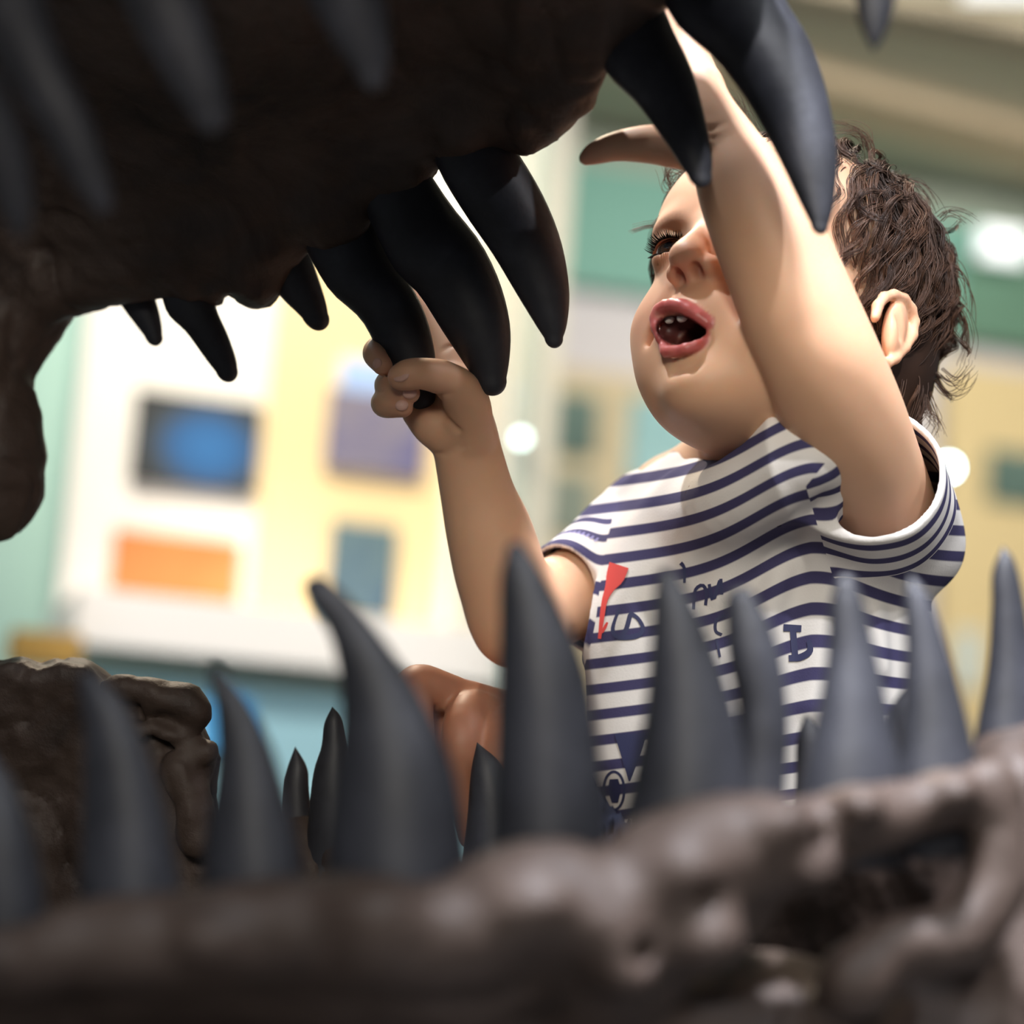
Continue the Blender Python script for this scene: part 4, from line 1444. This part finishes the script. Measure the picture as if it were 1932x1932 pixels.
m_globe = print_mat('blue_planet_print', [(0.0, (0.02, 0.022, 0.024)), (0.25, (0.035, 0.05, 0.07)), (0.5, (0.015, 0.09, 0.26)), (0.8, (0.02, 0.13, 0.36))], (0.60, 0.5, 0.46), (1.75, 0.3, 1.6))
slab('poster', LP, (250, 752, 488, 922), 0.012, m_globe, 'dark poster of a blue planet on the white exhibition board', 'poster', lift=0.034)
m_or = mat('orange_print', (0.75, 0.22, 0.06), 0.7)
add_noise_color(m_or, [(0.3, (0.78, 0.26, 0.08)), (0.55, (0.66, 0.16, 0.04)), (0.75, (0.80, 0.36, 0.14))], 3, 3)
slab('poster', LP, (208, 1012, 448, 1160), 0.012, m_or, 'wide orange poster below the blue planet poster', 'poster', lift=0.034)
m_pu = mat('violet_print', (0.3, 0.28, 0.4), 0.7)
add_noise_color(m_pu, [(0.3, (0.04, 0.05, 0.24)), (0.5, (0.20, 0.18, 0.24)), (0.7, (0.05, 0.05, 0.16))], 4, 3)
slab('poster', LP, (615, 745, 800, 895), 0.012, m_pu, 'violet and grey poster on the cream panel beside the gripping hand', 'poster', lift=0.046)
slab('poster', LP, (640, 685, 770, 745), 0.012, mat('sky_blue_print', (0.35, 0.50, 0.85), 0.7), 'small pale blue strip above the violet poster', 'poster', lift=0.046)
m_gb = mat('slate_print', (0.1, 0.18, 0.25), 0.7)
add_noise_color(m_gb, [(0.35, (0.03, 0.07, 0.14)), (0.55, (0.10, 0.16, 0.18)), (0.7, (0.22, 0.27, 0.26))], 4, 3)
slab('poster', LP, (618, 990, 742, 1160), 0.012, m_gb, 'slate blue upright poster at the foot of the cream panel', 'poster', lift=0.046)
counter = slab('display_counter', LP, (95, 1200, 900, 1292), 0.35, m_white, 'bright white counter running below the exhibition board', 'counter', lift=0.03)
slab('front_panel', LP, (60, 1296, 915, 1900), 0.02, mat('aqua_panel', (0.36, 0.62, 0.70), 0.6), lift=0.30, parent=counter)
slab('sign', LP, (385, 1318, 470, 1420), 0.012, mat('bright_blue_print', (0.10, 0.42, 0.80), 0.5), 'bright blue sign on the aqua counter front', 'sign', lift=0.325)
slab('box', LP, (10, 1205, 135, 1262), 0.10, mat('ochre_card', (0.72, 0.42, 0.10), 0.7), 'small ochre box at the left end of the white counter', 'box', lift=0.40)
slab('pillar', LP, (885, -300, 1000, 2000), 0.12, mat('pale_grey_pillar', (0.62, 0.60, 0.54), 0.7), 'pale grey pillar between exhibition board and right-hand displays', 'pillar', lift=0.02)
# glass of the show case beside it
slab('glass_pane', LP, (962, 200, 1004, 1500), 0.006, m_glass, 'tall narrow glass pane standing in front of the pale pillar', 'glass', lift=0.48)

rb = slab('display_board', RP, (1005, 715, 1480, 1500), 0.03, mat('tan_board', (0.66, 0.54, 0.34), 0.8), 'tan exhibition board behind the child, right of the pillar', 'board', lift=0.0)
m_p1 = mat('dark_green_print', (0.1, 0.16, 0.13), 0.7)
add_noise_color(m_p1, [(0.35, (0.05, 0.10, 0.08)), (0.6, (0.16, 0.24, 0.20)), (0.75, (0.4, 0.45, 0.4))], 3, 3)
slab('poster', RP, (1012, 742, 1128, 860), 0.012, m_p1, 'dark green poster next to the round bright lamp', 'poster', lift=0.034)
m_p2 = mat('aqua_print', (0.3, 0.5, 0.5), 0.7)
add_noise_color(m_p2, [(0.35, (0.42, 0.66, 0.66)), (0.6, (0.22, 0.42, 0.42)), (0.75, (0.12, 0.26, 0.26))], 3, 3)
slab('poster', RP, (1185, 755, 1335, 920), 0.012, m_p2, "aqua poster just left of the child's chin", 'poster', lift=0.034)
slab('poster', RP, (1008, 895, 1118, 1010), 0.012, mat('grey_green_print', (0.24, 0.28, 0.22), 0.7), 'grey green poster below the dark green poster', 'poster', lift=0.034)
rb2 = slab('display_board', RP, (1770, 715, 2300, 1500), 0.03, mat('yellow_board', (0.74, 0.58, 0.30), 0.8), "yellowish exhibition board behind the back of the child's head", 'board', lift=0.0)
slab('poster', RP, (1862, 855, 2000, 955), 0.012, m_p1.copy(), 'dark poster at the right edge on the yellowish board', 'poster', lift=0.034)
slab('poster', RP, (1795, 1190, 1850, 1300), 0.012, mat('pale_print', (0.62, 0.68, 0.62), 0.7), 'pale small panel low down beside the striped shirt', 'poster', lift=0.034)
slab('trim_2', RP, (1815, 520, 2500, 690), 0.02, m_green, kind='structure')

# ceiling beams seen at the upper right
def quad_on_z(name, pix, z, th, m, label, cat, group=None):
    b = [ray_plane(x, y, (0, 0, z), np.array([0, 0, 1.0])) for x, y in pix]
    V = b + [p + np.array([0, 0, th]) for p in b]
    F = [(0, 1, 2, 3), (7, 6, 5, 4), (0, 4, 5, 1), (1, 5, 6, 2), (2, 6, 7, 3), (3, 7, 4, 0)]
    return tag(mesh_obj(name, V, F, m, None, False), label, cat, group)


quad_on_z('ceiling_beam', [(1020, 14), (2440, 390), (2440, 470), (1020, 84)], 2.70, 0.05, m_beam, 'broad tan beam crossing the ceiling at the upper right', 'beam')
quad_on_z('ceiling_beam', [(1100, -104), (2440, 156), (2440, 196), (1100, -64)], 2.70, 0.05, mat('brown_beam', (0.28, 0.24, 0.17), 0.9), 'dark brown beam crossing the ceiling corner', 'beam')

# lamps
m_lamp = mat('lamp_glow', (1, 1, 1), 0.5)
m_lamp.node_tree.nodes['Principled BSDF'].inputs['Emission Color'].default_value = (0.80, 1.0, 0.95, 1)
m_lamp.node_tree.nodes['Principled BSDF'].inputs['Emission Strength'].default_value = 60
m_lamp2 = mat('lamp_glow_blue', (1, 1, 1), 0.5)
m_lamp2.node_tree.nodes['Principled BSDF'].inputs['Emission Color'].default_value = (0.55, 0.92, 1.0, 1)
m_lamp2.node_tree.nodes['Principled BSDF'].inputs['Emission Strength'].default_value = 60
m_housing = mat('lamp_housing', (0.5, 0.5, 0.5), 0.4)


def small_lamp(px, py, d, r, m, label):
    """little spotlight: can, rim and glowing lens facing the visitors"""
    c_ = ray_plane(px, py, d[0] + d[2] * 0.10, d[2])
    lamp = empty('spotlight', c_.tolist(), label, 'lamp')
    dirn = (CT - c_); dirn /= np.linalg.norm(dirn)
    ax_ = np.cross(dirn, [0, 0, 1.0]); ax_ /= np.linalg.norm(ax_); ay_ = np.cross(ax_, dirn)
    def lathe(name, prof, m_):
        V, F = [], []
        K = 20
        for s, rr in prof:
            for k in range(K):
                a = 2 * math.pi * k / K
                V.append(c_ + dirn * s + rr * (math.cos(a) * ax_ + math.sin(a) * ay_))
        for i in range(len(prof) - 1):
            for k in range(K):
                F.append((i * K + k, i * K + (k + 1) % K, (i + 1) * K + (k + 1) % K, (i + 1) * K + k))
        F.append(tuple(range(K))); F.append(tuple(range((len(prof) - 1) * K, len(prof) * K))[::-1])
        return mesh_obj(name, V, F, m_, lamp)
    lathe('housing', [(-0.11, r * 0.7), (-0.04, r * 1.1), (-0.002, r * 1.2)], m_housing)
    lathe('lens', [(-0.0019, r), (0.002, r * 0.8), (0.003, r * 0.3)], m)
    return lamp


small_lamp(985, 826, (LP[0] + LP[2] * 0.08, LP[1], LP[2]), 0.006, m_lamp, 'small greenish white spotlight glowing beside the pale pillar')
small_lamp(1790, 882, RP, 0.008, m_lamp2, "small cyan spotlight glowing behind the child's shoulder")
m_tube = mat('tube_glow', (1, 1, 1), 0.5)
m_tube.node_tree.nodes['Principled BSDF'].inputs['Emission Color'].default_value = (0.95, 1.0, 1.0, 1)
m_tube.node_tree.nodes['Principled BSDF'].inputs['Emission Strength'].default_value = 1.1
lt = quad_on_z('ceiling_light', [(1815, -60), (2050, -60), (2050, -2), (1815, -2)], 2.66, 0.03, m_tube, 'white ceiling light at the top right corner', 'lamp')
slab('wall_light', RP, (1845, 440, 1925, 492), 0.04, m_tube, "white wall light beside the child's curls at the right", 'lamp', lift=0.12)

# plinth under the skull
V, F = box_vf(-0.75, 0.55, 0.50, 1.0, 0.0, 0.359)
pl = mesh_obj('plinth', V, F, mat('charcoal_plinth', (0.05, 0.05, 0.05), 0.6), None, False)
tag(pl, 'charcoal plinth carrying the dinosaur skull', 'plinth')
